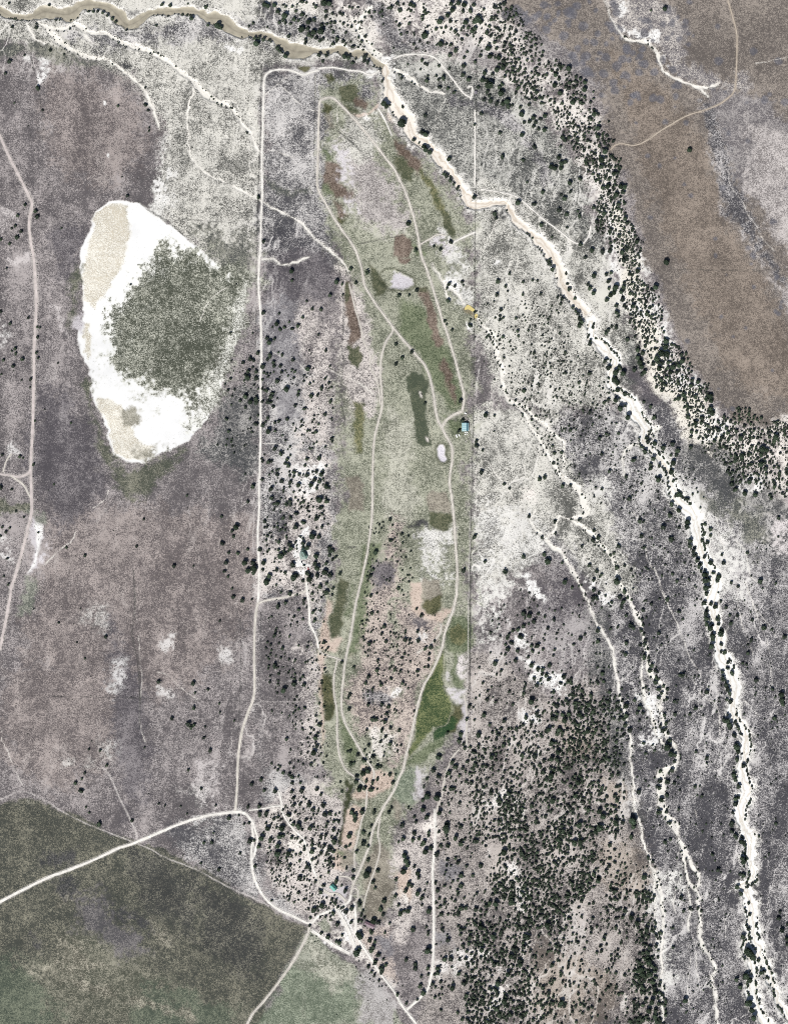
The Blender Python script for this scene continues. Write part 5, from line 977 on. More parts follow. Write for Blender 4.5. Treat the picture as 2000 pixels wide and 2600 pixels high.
for x, y, r, k in T: cells.setdefault((int(x // 14), int(y // 14)), []).append((x, y, r))
sample('O:1040,0 1110,30 1150,110 1210,150 1290,290 1320,400 1290,420 1240,330 1180,250 1100,180 1050,120', 640, 1.1, 3.4, .85, 1.3)
sample('O:1290,290 1340,440 1380,600 1440,740 1510,840 1460,870 1400,810 1360,700 1330,600 1270,470', 800, 1.0, 3.2, .85, 1.4)
sample('O:1440,840 1540,890 1700,900 1700,1060 1620,1060 1540,990', 640, 1.0, 3.4, .85, 1.4)
sample('O:1240,1480 1310,1450 1330,1640 1330,1740 1270,1900 1200,2000 1150,2200 1000,2200 1020,1950 1080,1780 1180,1640', 1150, 1.4, 3.5, .72, 1.2)
sample('O:1170,1470 1320,1450 1330,1640 1300,1700 1210,1700', 110, 2.0, 3.8, .72, 1.0)
sample('O:1070,1690 1260,1690 1260,1880 1180,1960 1060,1960', 520, 1.5, 3.7, .68, 1.1)
sample('O:1000,1960 1130,1960 1130,2200 990,2200', 260, 1.5, 3.6, .7, 1.1)
sample('O:1180,1800 1330,1760 1370,1850 1400,2200 1180,2200', 420, 1.2, 3.2, .75, 1.4)
sample('O:1360,1900 1390,1900 1420,2190 1350,2190', 170, 1.8, 3.9, .6, 1.0)
sample('O:1000,1600 1240,1480 1180,1650 1090,1800 1000,1800', 420, 1.1, 3.2, .75, 1.3)
sample('O:930,1620 1060,1640 1060,1900 1000,2000 940,2150 900,2100 920,1800', 230, 1.0, 3.4)
sample('O:800,1110 860,1120 880,1380 930,1300 860,1560 830,1700 760,1680 760,1500', 420, .8, 2.3)
sample('O:560,1000 700,1000 700,1660 600,1640 560,1300', 560, .8, 2.7)
sample('O:480,770 700,740 710,980 500,980', 190, .8, 2.6)
sample('O:560,1740 620,1700 720,1740 720,1860 740,1970 640,1950 570,1860', 430, .9, 2.6)
sample('O:1010,640 1180,640 1260,760 1320,900 1290,1080 1150,960 1010,720', 820, .8, 2.2)
sample('O:1060,1250 1300,1300 1340,1640 1000,1600', 330, .8, 2.3)
sample('O:1250,1150 1480,1150 1560,1500 1560,2180 1400,2180 1340,1700 1290,1350', 700, .8, 2.2)
sample('O:1560,1150 1680,1150 1680,2180 1600,2180', 200, .8, 2.0)
sample('O:1280,860 1400,900 1500,1060 1500,1250 1350,1220', 260, .8, 2.2)
sample('O:560,0 1040,0 1040,110 800,110 700,90', 200, .9, 2.6)
sample('O:930,120 1260,250 1310,560 1040,520', 170, .6, 1.4)
sample('O:0,0 560,0 560,560 340,300 0,120', 140, .5, 1.1)
sample('O:0,150 120,150 120,1150 0,1150', 90, .5, 1.1)
sample('O:0,1250 550,1000 500,1700 0,1700', 130, .4, 1.1)
sample('O:620,1985 700,2000 860,2100 860,2180 760,2060', 30, .8, 1.6)
def along(s, step, r0, r1, off=0):
    P = smooth([list(p[:2]) + [0] for p in pts(s)], step)
    for p in P:
        if rng.uniform() < .6: put(p[0] + rng.normal() * 1.0 + off, p[1] + rng.uniform(-step, step) * .5, rng.uniform(r0, r1), .6)
along('20:700,860 700,1600', 8, .6, 1.3); along('21:683,20 685,700 678,1500', 10, .5, 1.3); along('22:632,1500 632,2180', 12, .6, 1.3)
along('00:10,1130 110,1340 230,1570 275,1690', 10, .4, .9); along('01:322,60 325,700 312,1000 300,1500 290,1900', 12, .4, .9); along('02:230,240 190,420 100,760 30,1080', 10, .4, 1.0)
along('21:1400,330 1450,360 1530,430 1590,540 1600,600', 3, .9, 1.6); along('31:30,850 80,880 110,900', 3, .9, 1.6)
along('32:1120,1400 1150,1460 1180,1540 1185,1620', 3, 1.2, 2.2); along('33:1210,0 1225,60 1260,150', 3, 1.2, 2.2); along('10:700,120 790,130', 4, .8, 1.5)
along('20:450,1480 560,1620', 4, .8, 1.6)
# brush lining the wash banks
for ln in WASHES.splitlines():
    k, q = ln.split('|')
    if k not in 'smow': continue
    P = smooth(pts(q), 4); C = np.array([p[:2] for p in P]); Tn = np.gradient(C, axis=0); Tn /= np.linalg.norm(Tn, axis=1)[:, None] + 1e-9
    for i, p in enumerate(P):
        if k == 'w' and max(p[2], 2) < 5: continue
        for side in (-1, 1):
            if k in 'so' and side * (-Tn[i, 0]) > 0: continue
            if rng.uniform() < (.75 if k == 'm' else .5 if k == 's' else .32) * sstep(vnoise(np.float32(p[0]), np.float32(p[1]), 40, 91 + side) * 3 - .9):
                o_ = (p[2] / 2 + rng.uniform(-2, 3)) * side
                put(p[0] - Tn[i, 1] * o_, p[1] + Tn[i, 0] * o_, rng.uniform(.9, 2.9 if k == 'm' else 2.0), .55)
T.sort(key=lambda t: -t[2] - (.4 if t[3] else 0))
big = [t for t in T if t[3]][:300]; rest = [t for t in T if t not in set(big)]

LM = [(130,20,'the tan river top left'),(250,45,'the river fork'),(360,35,'the first river bend'),(430,25,'the river below the top edge'),(600,70,'the river above the fenced corner'),(680,30,'the white slope at the top'),(735,25,'the top edge grove'),(790,70,'the sand bar north of the river'),(745,75,'the river bank grove'),
(820,130,'the white gravel junction'),(880,120,'the curved track loop'),(960,170,'the bottle shaped track end'),(1000,200,'the small grey shed'),(1020,60,'the top wood'),(1100,70,'the upper dark grove'),(1160,130,'the brown plateau corner'),(1200,190,'the pale slope wood'),(1250,250,'the plateau rim grove'),(1180,240,'the green clump below the slope'),(1080,220,'the lone trees on grey scrub'),(900,300,'the orange river pit'),(930,350,'the orange river bank'),(1080,430,'the river ford'),(1150,330,'the open grey scrub'),(1240,420,'the ridge foot'),(1290,330,'the rim track end'),(1340,480,'the white rim slope'),(1300,560,'the end of the riverside trail'),(1470,320,'the brown plateau middle'),(1420,560,'the plateau by the thin fence'),
(20,480,'the left road bend'),(80,440,'the left road gate'),(50,900,'the left road junction'),(90,200,'the upper left gully'),(300,250,'the curving pale wash'),(620,590,'the purple flat'),(720,600,'the head of the green strip'),(770,600,'the track fork in the meadow'),(590,720,'the left long road upper grove'),(560,800,'the playa side grove'),(640,830,'the round grey clearing'),(590,870,'the grove beside the long road'),(660,900,'the pink sandy slope'),(680,1000,'the white sandy knoll'),(620,1020,'the knoll west side'),(690,1060,'the knoll south side'),(610,1120,'the track north of the green roofed house'),(645,1180,'the green roofed house'),(660,1230,'the white house drive'),(570,1230,'the long road by the house drive'),(600,1250,'the drive junction grove'),(690,1240,'the meadow west edge'),(640,1400,'the pale scrub south of the drive'),(590,1500,'the lower long road'),(700,1560,'the strip edge south'),
(860,720,'the white dry pond'),(900,760,'the brown furrow'),(840,760,'the ditch trees'),(985,910,'the blue roofed barn'),(990,660,'the yellow pond'),(1060,690,'the shrubby flat east of the pond'),(950,970,'the small white pond'),(980,870,'the meadow road corner'),(1090,1000,'the forked gully'),(1180,1030,'the gully junction'),(1080,1230,'the white scar'),(1120,1330,'the white sandy patch'),(1180,1400,'the sandy patch east end'),(1100,1480,'the scrub west of the wood'),(1180,1530,'the wood northwest corner'),(1270,1540,'the dense wood north edge'),(1290,1620,'the dense wood upper part'),(1200,1640,'the dense wood west side'),(1350,1620,'the dense wood east edge'),(1100,1640,'the wood west fringe'),
(830,1250,'the pink soil ridge'),(850,1360,'the pink ridge middle'),(800,1500,'the pink ridge lower wood'),(870,1480,'the meadow road bend'),(790,1600,'the peach sandy clearing'),(870,1560,'the lone meadow tree'),(760,1700,'the forked tracks clearing'),(800,1740,'the twin tracks'),(740,1830,'the meadow tracks south'),(860,1830,'the brown grassy paddock'),(930,1700,'the white road head'),(930,1860,'the white road middle'),(915,2000,'the white road lower part'),(900,2080,'the white road bottom bend'),(680,1790,'the cream hillside drive'),(620,1830,'the cream hillside wood'),(600,1730,'the fork left of the hillside'),(712,1890,'the teal roofed house'),(690,1960,'the white road crossing'),(788,1975,'the brown roofed shed'),(770,2010,'the sandy yard below the shed'),(800,2080,'the diagonal white road'),(740,2020,'the roadside hedge row'),
(1480,680,'the pale rim east of the wash'),(1400,800,'the wash upper bend'),(1430,740,'the wash north bank'),(1480,840,'the dark rim grove'),(1520,950,'the white slope corner'),(1600,930,'the plateau south rim'),(1640,1000,'the white hollow'),(1560,1000,'the hollow west side'),(1460,960,'the wash island'),(1440,1060,'the wash middle bend'),(1500,1080,'the straight wash'),(1510,1200,'the braided wash'),(1540,1280,'the wash below the braids'),(1560,1360,'the wash long tree row'),(1580,1450,'the wash side hedge'),(1600,1560,'the wash kink'),(1590,1700,'the wash lower reach'),(1570,1800,'the wash hairpin'),(1600,1900,'the wash split'),(1620,2050,'the wash bottom exit'),(1330,1150,'the narrow gully east'),(1350,1260,'the gully tree row'),(1400,1380,'the gully lower row'),(1420,1480,'the gully sand fan'),(1380,1560,'the sand fan west side'),(1460,1600,'the braided sand strip'),(1440,1700,'the narrow wash lower row'),(1370,1730,'the wood corner by the wash'),(1300,1740,'the tan clearing'),(1340,1850,'the tan clearing south'),(1380,2000,'the wood southeast edge'),(1150,1800,'the wood centre'),(1200,1950,'the wood south part'),(1100,1900,'the wood west part'),(1080,2020,'the white clearing in the wood'),(1150,2100,'the wood bottom end'),(1050,1780,'the bushy flat by the road'),(970,1780,'the road roundabout trees'),
(210,1660,'the hooked airstrip track'),(180,1620,'the white patch left'),(400,1480,'the white scars left'),(500,1380,'the lower left grove'),(1560,60,'the plateau gully head'),(1600,1300,'the right edge scrub')]
LMq = np.array([(a[0], a[1]) for a in LM]) * 2000 / 1680
def cluster():
    g = {}
    for t in big:
        d = np.hypot(LMq[:, 0] - t[0], LMq[:, 1] - t[1]); g.setdefault(int(np.argmin(d)), []).append(t)
    return g
ORD = ['', 'second ', 'third ', 'fourth ', 'fifth ', 'sixth ', 'seventh ', 'eighth ', 'ninth ', 'tenth ', 'eleventh ', 'twelfth ']
def copytree(t, label, grp, i):
    x, y, r, _ = t; z = float(hz(x, y)) - .05
    h = r * rng.uniform(1.05, 1.4)
    o = empty('juniper_tree', (wx(x), wy(y), z), rng.uniform(0, 6.28)); o.scale = (r * rng.uniform(.92, 1.08), r * rng.uniform(.92, 1.08), h)
    tag(o, label, 'tree', grp)
    a = bpy.data.objects.new('trunk', trme); b = bpy.data.objects.new('crown', bigme[i % 6])
    for q in (a, b): col.objects.link(q); q.parent = o
n_i = 0
for li, ts in cluster().items():
    name = LM[li][2]; byd = {}
    for t in ts:
        dx, dy = t[0] - LMq[li, 0], t[1] - LMq[li, 1]
        k = int(round(math.atan2(-dy, dx) / (math.pi / 4))) % 8
        byd.setdefault(k, []).append((math.hypot(dx, dy), t))
    for k, q in byd.items():
        q.sort(key=lambda a: a[0]); dn = ['right of', 'above right of', 'above', 'above left of', 'left of', 'below left of', 'below', 'below right of'][k]
        mxr = max(a[1][2] for a in q)
        for j, (d, t) in enumerate(q):
            size = 'very large' if t[2] > 6.0 else 'large' if t[2] > 5.2 else 'broad'
            lab = f"{size} dark green juniper, {ORD[j]}closest {dn} {name}"
            copytree(t, lab, 'large junipers scattered over the sage plain', n_i); n_i += 1

def scatter(name, items, tmpl, label, cat, tint0, tint1, hs=(1.1, 1.5), sq=1.0):
    Vs, Fs, Cs = [], [], []; off = 0
    A = np.array([(t[0], t[1], t[2]) for t in items]); z = hz(A[:, 0], A[:, 1])
    which = rng.randint(0, len(tmpl), len(A)); ang = rng.uniform(0, 6.28, len(A)); hh = rng.uniform(hs[0], hs[1], len(A)) * A[:, 2]
    tn = rng.uniform(0, 1, len(A)) ** 1.3; c0 = np.array(alb(*tint0)); c1 = np.array(alb(*tint1))
    for w in range(len(tmpl)):
        k = np.where(which == w)[0]
        if not len(k): continue
        v, f = tmpl[w]; c, s = np.cos(ang[k])[:, None], np.sin(ang[k])[:, None]; r = A[k, 2][:, None]
        px = (v[None, :, 0] * c - v[None, :, 1] * s) * r + wx(A[k, 0])[:, None]
        py = (v[None, :, 0] * s + v[None, :, 1] * c) * r * sq + wy(A[k, 1])[:, None]
        pz = v[None, :, 2] * hh[k][:, None] + (z[k] - .22 * hh[k])[:, None]
        Vs.append(np.stack([px, py, pz], -1).reshape(-1, 3))
        Fs.append((f[None] + (np.arange(len(k)) * len(v))[:, None, None] + off).reshape(-1)); off += len(k) * len(v)
        cc = c0 + (c1 - c0) * tn[k][:, None]; Cs.append(np.repeat(cc, len(v), 0))
    me = np_mesh(name, np.concatenate(Vs), np.concatenate(Fs), 3); col_attr(me, 'tint', np.concatenate(Cs))
    return tag(obj(name, me, leafs), label, cat, None, 'stuff')
scatter('juniper_woodland', [t for t in rest if t[2] > 1.7], MID, 'smaller dark junipers scattered thickly over the slopes and lower right', 'woodland', (56, 66, 56), (80, 98, 72))
scatter('young_junipers', [t for t in rest if t[2] <= 1.7], SML, 'tiny dark young junipers dotted over the plain', 'saplings', (58, 64, 60), (84, 94, 78))
# low bushes
nb = 190000
bx = rng.uniform(0, 2000, nb).astype(np.float32); by = rng.uniform(0, 2600, nb).astype(np.float32)
dens = grid_at(bush, bx, by) / 75 * (.3 + 1.4 * vnoise(bx, by, 20, 77))
ok = (rng.uniform(size=nb) < dens * 1.0) & (grid_at(roadmask, bx, by) < .3)
bx, by = bx[ok], by[ok]
br = .5 + .95 * rng.uniform(size=len(bx)) ** 2
scatter('scrub_bushes', list(zip(bx, by, br)), [crown(400 + i, 0, 0, .3) for i in range(4)], 'small dark bushes speckled over the pale sand', 'scrub', (72, 72, 68), (112, 108, 98), (.7, 1.0))
print('trees', len(T), 'big', len(big), 'bushes', len(bx))

# ------------------------------------------------------------------ buildings
def at(tile, x, y, k=11.9): return tile[0] + x / k, tile[1] + y / k
def poly_roof(name, p, m, parent, t=.18): return MB().slab(p, t).build(name, m, parent)
wallw = mat('cream_wall', alb(222, 214, 200), .9, 0, .08, .5); wallg = mat('grey_green_wall', alb(150, 158, 150), .9, 0, .08, .5)
darkm = mat('dark_opening', (.02, .02, .022), .4); white = mat('white_paint', (.8, .8, .78), .5, 0, .04, .8); glass = mat('window_glass', (.03, .04, .05), .15)
def ridged(name, m, c, axis, sc=2.2):
    """painted metal sheet with standing seams"""
    q = mat(name, c, .45, .0, .10, .4); nt = q.node_tree; b = nt.nodes['Principled BSDF']; wv = nt.nodes.new('ShaderNodeTexWave'); wv.wave_type = 'BANDS'; wv.bands_direction = axis; wv.inputs['Scale'].default_value = sc
    tc = nt.nodes.new('ShaderNodeTexCoord'); nt.links.new(tc.outputs['Object'], wv.inputs[0]); bu = nt.nodes.new('ShaderNodeBump'); bu.inputs['Strength'].default_value = .4; bu.inputs['Distance'].default_value = .05
    nt.links.new(wv.outputs['Fac'], bu.inputs['Height']); nt.links.new(bu.outputs[0], b.inputs['Normal']); return q
bluer = ridged('pale_blue_metal_roof', None, alb(146, 200, 206), 'Y'); blued = ridged('shaded_side_blue_roof', None, alb(70, 128, 150), 'Y'); skyl = mat('translucent_skylight', alb(205, 232, 232), .4, 0, .05, 1)
greenr = ridged('green_metal_roof', None, alb(106, 142, 130), 'X'); greenp = ridged('grey_green_porch_roof', None, alb(140, 164, 152), 'X'); greend = ridged('dark_green_and_shaded_side_roof', None, alb(64, 92, 84), 'X')
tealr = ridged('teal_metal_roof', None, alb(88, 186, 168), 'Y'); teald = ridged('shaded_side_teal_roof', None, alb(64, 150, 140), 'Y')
brownr = ridged('brown_violet_metal_roof', None, alb(128, 98, 112), 'X')

def door(parent, x, y, w, h, axis, m=darkm):
    d = MB().box(x - w / 2, x + w / 2, y - .04, y + .04, .02, h) if axis == 'x' else MB().box(x - .04, x + .04, y - w / 2, y + w / 2, .02, h)
    dd = d.build('door', m, parent)
    MB().box(x + w * .35, x + w * .35 + .12, y - .1, y + .1, 1, 1.1).build('handle', white, dd) if axis == 'x' else MB().box(x - .1, x + .1, y + w * .35, y + w * .35 + .12, 1, 1.1).build('handle', white, dd)
def window_(parent, x, y, z, w, h, axis):
    if axis == 'x': a = (x - w / 2, x + w / 2, y - .05, y + .05); g = (x - w / 2 + .1, x + w / 2 - .1, y - .07, y + .07)
    else: a = (x - .05, x + .05, y - w / 2, y + w / 2); g = (x - .07, x + .07, y - w / 2 + .1, y + w / 2 - .1)
    f = MB().box(*a, z, z + h).build('window', white, parent); MB().box(*g, z + .1, z + h - .1).build('pane', glass, f)

# blue-roofed barn
cx, cy = at((1140, 1030), 465, 650); z = float(hz(cx, cy)); wX, wY = 14.8 * S / 2, 21.5 * S / 2
b = tag(empty('barn', (wx(cx), wy(cy), z)), 'pale blue metal roofed barn with skylight strips beside the long fence', 'barn')
MB().box(-wX + .4, wX - .4, -wY + .4, wY - .4, -.5, 4.2).build('wall', wallg, b)
ridx = wX - 2.0
g = MB(); 
for sy in (-1, 1):
    yy = sy * (wY - .4)
    g.add([(-wX + .4, yy, 4.2), (wX - .4, yy, 4.2), (ridx, yy, 5.55), (-wX + .4, yy - sy * .15, 4.2), (wX - .4, yy - sy * .15, 4.2), (ridx, yy - sy * .15, 5.55)], [(0, 1, 2), (3, 5, 4), (0, 3, 4, 1), (1, 4, 5, 2), (2, 5, 3, 0)])
g.build('gable', wallg, b)
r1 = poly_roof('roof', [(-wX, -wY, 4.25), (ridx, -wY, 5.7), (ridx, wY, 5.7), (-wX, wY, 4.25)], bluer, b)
sk = MB()
for k in range(4):
    y0 = -wY + 1.2 + k * 4.0
    s0 = MB().slab([(-wX + .5, y0, 4.25 + .07), (ridx - .3, y0, 5.7 + .03), (ridx - .3, y0 + 1.0, 5.7 + .03), (-wX + .5, y0 + 1.0, 4.25 + .07)], .04).build('skylight', skyl, r1)
poly_roof('roof', [(ridx, -wY, 5.7), (wX + .1, -wY, 4.2), (wX + .1, wY, 4.2), (ridx, wY, 5.7)], blued, b)  # narrow right slope: its shade is put into the darker blue
poly_roof('lean_to_roof', [(wX + .15, -wY + .6, 4.0), (wX + 2.1, -wY + .6, 3.1), (wX + 2.1, wY - .4, 3.1), (wX + .15, wY - .4, 4.0)], bluer, b)
for yy in (-wY + .8, -2.5, 2.5, wY - .7): MB().box(wX + 1.85, wX + 2.0, yy - .08, yy + .08, -.5, 2.95).build('post', wallw, b)
door(b, 0, -wY + .36, 4, 3.4, 'x'); door(b, -wX + .36, 2, 1.1, 2.1, 'y'); window_(b, -wX + .36, -3, 1.4, 1.4, 1, 'y'); window_(b, 3.2, wY - .36, 1.4, 1.4, 1, 'x')

# green-roofed house (hexagonal porch roof around a taller gabled core)
cx, cy = at((730, 1370), 485, 445); z = float(hz(cx, cy)); k = S / 11.9
b = tag(empty('house', (wx(cx), wy(cy), z)), 'dark green roofed house with wide porch roof in a white yard', 'house')
loc = lambda px, py, h: ((px - 485) * k, -(py - 445) * k, h)
por = [(362, 400), (372, 520), (405, 600), (570, 600), (618, 510), (590, 440), (520, 300), (440, 330)]
core = [(440, 385), (505, 350), (580, 475), (505, 545)]
def ring_in(p, f, h): return [loc(485 + (a - 485) * f, 450 + (c - 450) * f, h) for a, c in p]
n = len(por)
MB().slab(ring_in(por, .82, 2.7)[::-1], 3.2).build('wall', wallg, b)
o_, i_ = ring_in(por, 1.0, 2.75), ring_in(por, .42, 4.1)
for s in range(n):
    t_ = (s + 1) % n
    poly_roof('porch_roof', [o_[s], i_[s], i_[t_], o_[t_]][::-1], greenp if s in (0, 1, 2, 7) else greenr, b, .12)  # facets turned from the sun get the darker green as painted shade
MB().slab([loc(a, c, 5.2) for a, c in core][::-1], 2.6).build('upper_wall', wallg, b)
ra, rb = loc(470, 368, 6.6), loc(543, 510, 6.6); e_ = [loc(a, c, 5.2) for a, c in [(432, 382), (508, 343), (588, 477), (505, 553)]]
poly_roof('roof', [e_[0], ra, rb, e_[3]], greenr, b); poly_roof('roof', [ra, e_[1], e_[2], rb], greend, b)  # right slope darker than the left: shade painted into its green
for q in ([e_[0], e_[1], ra], [e_[2], e_[3], rb]): poly_roof('gable', q, wallg, b)
wing = [(400, 315), (468, 232), (522, 296), (500, 350), (430, 375)]
MB().slab([loc(a, c, 3.0) for a, c in wing], 3.5).build('wall', wallg, b)
top = loc(462, 312, 4.6)
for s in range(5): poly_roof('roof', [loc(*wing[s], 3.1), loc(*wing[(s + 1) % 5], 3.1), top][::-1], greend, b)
MB().box(.6, 1.3, .4, 1.1, 5.2, 7.4).build('chimney', wallw, b)
door(b, 0, -8.05, 1.1, 2.1, 'x')
for xx in (-2.8, 2.6): window_(b, xx, -8.05, 1.0, 1.5, 1.1, 'x')

# teal-roofed house, turned
cx, cy = at((815, 2210), 375, 510); z = float(hz(cx, cy))
b = tag(empty('house', (wx(cx), wy(cy), z), math.radians(-47)), 'bright teal roofed house beside the lilac gravel turnaround', 'house')
Lx, Ly = 17 * S / 2, 12 * S / 2
MB().box(-Lx + .4, Lx - .4, -Ly + .4, Ly - .4, -.5, 3).build('wall', wallw, b)
for sx in (-1, 1):
    xx = sx * (Lx - .4); MB().add([(xx, -Ly + .4, 3), (xx, Ly - .4, 3), (xx, 0, 5.0), (xx - sx * .15, -Ly + .4, 3), (xx - sx * .15, Ly - .4, 3), (xx - sx * .15, 0, 5.0)], [(0, 1, 2), (5, 4, 3), (0, 3, 4, 1), (1, 4, 5, 2), (2, 5, 3, 0)]).build('gable', wallw, b)
poly_roof('roof', [(-Lx, -Ly, 3.05), (Lx, -Ly, 3.05), (Lx, 0, 5.3), (-Lx, 0, 5.3)], tealr, b); poly_roof('roof', [(-Lx, 0, 5.3), (Lx, 0, 5.3), (Lx, Ly, 3.05), (-Lx, Ly, 3.05)], teald, b)
MB().box(2.2, 2.9, .6, 1.3, 4, 6.3).build('chimney', wallw, b)
door(b, 1, -Ly + .36, 1, 2.1, 'x'); window_(b, -3.4, -Ly + .36, 1, 1.6, 1.1, 'x'); window_(b, 4, -Ly + .36, 1, 1.3, 1.1, 'x'); window_(b, -Lx + .36, 0, 1, 1.4, 1.1, 'y')

# brown-roofed shed
cx, cy = at((890, 2300), 504, 508, 10.58); z = float(hz(cx, cy))
b = tag(empty('shed', (wx(cx), wy(cy), z), math.radians(-24.5)), 'long violet brown metal roofed shed among junipers in the sandy yard', 'shed')
Lx, Ly = 26 * S / 2, 11.2 * S / 2
MB().box(-Lx + .3, Lx - .3, -Ly + .3, Ly - .3, -.5, 3.2).build('wall', wallw, b)
for sx in (-1, 1):
    xx = sx * (Lx - .3); MB().add([(xx, -Ly + .3, 3.2), (xx, Ly - .3, 3.2), (xx, 0, 3.95), (xx - sx * .15, -Ly + .3, 3.2), (xx - sx * .15, Ly - .3, 3.2), (xx - sx * .15, 0, 3.95)], [(0, 1, 2), (5, 4, 3), (0, 3, 4, 1), (1, 4, 5, 2), (2, 5, 3, 0)]).build('gable', wallw, b)
poly_roof('roof', [(-Lx, -Ly, 3.25), (Lx, -Ly, 3.25), (Lx, 0, 4.15), (-Lx, 0, 4.15)], brownr, b); poly_roof('roof', [(-Lx, 0, 4.15), (Lx, 0, 4.15), (Lx, Ly, 3.25), (-Lx, Ly, 3.25)], brownr, b)
door(b, -5, -Ly + .26, 3.2, 2.7, 'x'); door(b, 3, -Ly + .26, 3.2, 2.7, 'x'); window_(b, 0, Ly - .26, 1.2, 1.4, 1, 'x')

# small grey shed by the fence corner
cx, cy = 1207, 235; z = float(hz(cx, cy)); gr = ridged('weathered_grey_roof', None, alb(132, 126, 134), 'X')
b = tag(empty('shed', (wx(cx), wy(cy), z), .1), 'small weathered grey shed at the end of the curved white track', 'shed')
MB().box(-2.2, 2.2, -2.4, 2.4, -.4, 2.4).build('wall', wallw, b)
poly_roof('roof', [(-2.6, -2.8, 2.45), (2.6, -2.8, 2.45), (2.6, 2.8, 3.2), (-2.6, 2.8, 3.2)], gr, b); door(b, 0, -2.42, 1, 2, 'x')

# vehicles
rubber = mat('tyre_rubber', (.02, .02, .02), .9)
def vehicle(name, label, cat, x, y, rz, Lh, Wh, paint, cab):
    z = float(hz(x, y)); o = tag(empty(name, (wx(x), wy(y), z), rz), label, cat)
    bd = MB(); prof = [(-Lh, .45), (-Lh, .95), (-Lh + .1, 1.05)] + cab + [(Lh - .15, .95), (Lh, .8), (Lh, .45)]
    n = len(prof); v = [(-Wh, p, q) for p, q in prof] + [(Wh, p, q) for p, q in prof]
    bd.add(v, [tuple(range(n)), tuple(range(2 * n - 1, n - 1, -1))] + [(i, n + i, n + (i + 1) % n, (i + 1) % n) for i in range(n)])
    bd.build('body', paint, o)
    for sx in (-1, 1):
        for sy in (-.62, .62):
            a = sx * Wh; MB().cylx(a - .12, a + .12, sy * Lh, .38, .38).build('wheel', rubber, o)
        MB().box(sx * Wh * .7 - .18, sx * Wh * .7 + .18, Lh - .03, Lh + .03, .62, .8).build('headlight', white, o)
    c0 = cab[0][0] + .25; c1 = cab[-1][0] - .1
    MB().box(-Wh * .85, Wh * .85, c1 + .02, c1 + .12, 1.1, 1.5).build('windshield', glass, o)
    return o
redp = mat('red_paint', alb(190, 40, 48), .35, 0, .05, .5); blackp = mat('black_paint', (.015, .016, .018), .3)
vehicle('pickup_truck', 'red pickup truck parked on the white yard south of the house', 'truck', 782.5, 1443, .08, 2.9, 1.0, redp, [(-.3, 1.05), (-.2, 1.75), (1.0, 1.75), (1.5, 1.05)])
vehicle('parked_car', 'small black car parked just below the porch of the green roofed house', 'car', 766, 1426.5, .25, 2.1, .85, blackp, [(-1.6, 1.05), (-1.2, 1.45), (.5, 1.45), (1.1, 1.0)])
# white tanks and oddments round the barn
for i, (px, py, lab) in enumerate([(487, 812, 'upper left white tank of four below the barn'), (545, 805, 'upper right white tank of four below the barn'), (480, 870, 'lower left white tank of four below the barn'), (528, 858, 'lower right white tank of four below the barn')]):
    x, y = at((1140, 1030), px, py); o = tag(empty('water_tank', (wx(x), wy(y), float(hz(x, y)))), lab, 'tank', 'white tanks below the blue roofed barn')
    MB().cyl(0, 0, .95, -.2, 1.5, .95, 18).build('tank_body', white, o); MB().cyl(0, 0, .95, 1.5, 1.75, .35, 18).build('lid', white, o)
for i, (px, py, rz, l, lab) in enumerate([(212, 900, .9, 1.9, 'tilted white trailer furthest left below the barn'), (300, 900, -1.0, 2.2, 'tilted white trailer nearest the barn on its lower left'), (232, 945, 1.3, 1.4, 'short white trailer lowest left of the barn'), (488, 232, -.4, 2.3, 'long white trailer above the barn beside the fence')]):
    x, y = at((1140, 1030), px, py); o = tag(empty('trailer', (wx(x), wy(y), float(hz(x, y))), rz), lab, 'trailer', 'white trailers around the barn')
    MB().box(-l, l, -1.0, 1.0, .5, 1.9).build('body', white, o); MB().box(l, l + 1.2, -.06, .06, .5, .62).build('hitch', darkm, o)
    for sy in (-1, 1): 
        q = MB(); a = [2 * math.pi * k / 14 for k in range(14)]; y0 = sy * 1.02
        q.add([(.35 * math.cos(t), y0, .35 + .35 * math.sin(t)) for t in a] + [(.35 * math.cos(t), y0 + sy * .2, .35 + .35 * math.sin(t)) for t in a], [tuple(range(14)), tuple(range(27, 13, -1))] + [(i, (i + 1) % 14, 14 + (i + 1) % 14, 14 + i) for i in range(14)])
        q.build('wheel', rubber, o)
# white rocks / slabs by the roads
stone = mat('pale_stone', alb(240, 236, 226), .9, 0, .1, 1)
for i, (px, py, lab) in enumerate([(258, 320, 'upper pale boulder left of the teal roofed house'), (232, 372, 'lower pale boulder left of the teal roofed house'), (268, 560, 'pale boulder at the teal roofed house lower left corner'), (495, 560, 'pale boulder at the teal roofed house right corner')]):
    x, y = at((815, 2210), px, py); v, f = ico(1); v = v * np.random.RandomState(i).uniform(.75, 1.1, (len(v), 1)) * (1.3, .9, .7)
    me = np_mesh('boulder', v, f.reshape(-1), 3); tag(obj('boulder', me, stone, None, (wx(x), wy(y), float(hz(x, y)) + .3)), lab, 'boulder', 'pale boulders round the teal roofed house')

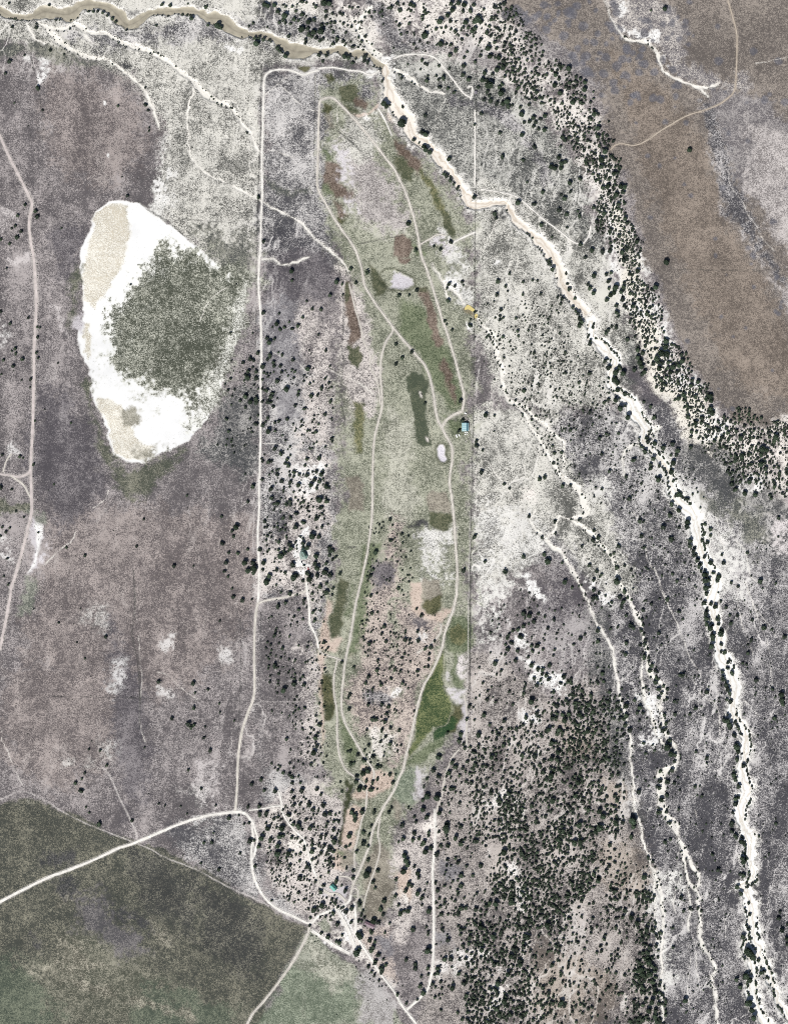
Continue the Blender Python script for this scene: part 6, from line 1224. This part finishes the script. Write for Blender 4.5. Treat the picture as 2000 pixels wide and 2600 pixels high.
# ------------------------------------------------------------------ fences: wooden posts and wire
wood = mat('grey_fence_wood', alb(110, 100, 92), .95, 0, .15, 2); wire = mat('fence_wire', alb(120, 116, 112), .5, .6)
pm = MB().cyl(0, 0, .09, -.4, 1.35, .08, 8); pme = bpy.data.meshes.new('post'); pme.from_pydata(pm.v, [], pm.f); pme.materials.append(wood)
def fence(s, label, step):
    P = smooth([list(p[:2]) + [0] for p in pts(s)], step / S)
    o = tag(empty('wire_fence', (wx(P[0][0]), wy(P[0][1]), 0)), label, 'fence')
    wmb = MB(); prev = None
    for p in P:
        x, y = wx(p[0]) - o.location.x, wy(p[1]) - o.location.y; z = float(hz(p[0], p[1]))
        q = bpy.data.objects.new('post', pme); col.objects.link(q); q.parent = o; q.location = (x, y, z)
        if prev:
            for h in (.45, .8, 1.15):
                a = Vector((prev[0], prev[1], prev[2] + h)); c = Vector((x, y, z + h)); d = (c - a).normalized(); sd = Vector((-d.y, d.x, 0)) * .012; u = Vector((0, 0, .02))
                wmb.add([a - sd, a + sd, a + u, c - sd, c + sd, c + u], [(0, 1, 4, 3), (1, 2, 5, 4), (2, 0, 3, 5)])
        prev = (x, y, z)
    wmb.build('wire', wire, o)
fence('20:702,400 702,900 700,1400 695,1700 690,2000 21:690,0 685,500 680,900 676,1400 665,2000 22:655,0 650,600 645,1200 632,1700 632,2180', 'long straight wire fence along the right side of the green strip', 16)
fence('10:552,572 548,800 545,1100 535,1300 525,1600 515,1900 510,2184 11:505,300 500,700', 'wire fence beside the long white road on its left', 12)
fence('10:555,568 800,566 1000,565 1250,575', 'wire fence along the top of the fenced corner below the river', 8)
fence('10:1003,600 1003,1000 998,1300 1003,1600 1015,1880', 'wire fence dividing the two fields at the upper centre', 8)
fence('31:700,112 1200,120 1680,114', 'thin wire fence crossing the brown plateau', 8)
fence('02:0,1572 400,1572 900,1583 1680,1605 12:350,1612', 'thin wire fence crossing the lower left scrub', 10)
fence('12:372,700 372,1300 365,1600 350,2000', 'old wire fence left of the curving tan road', 8)
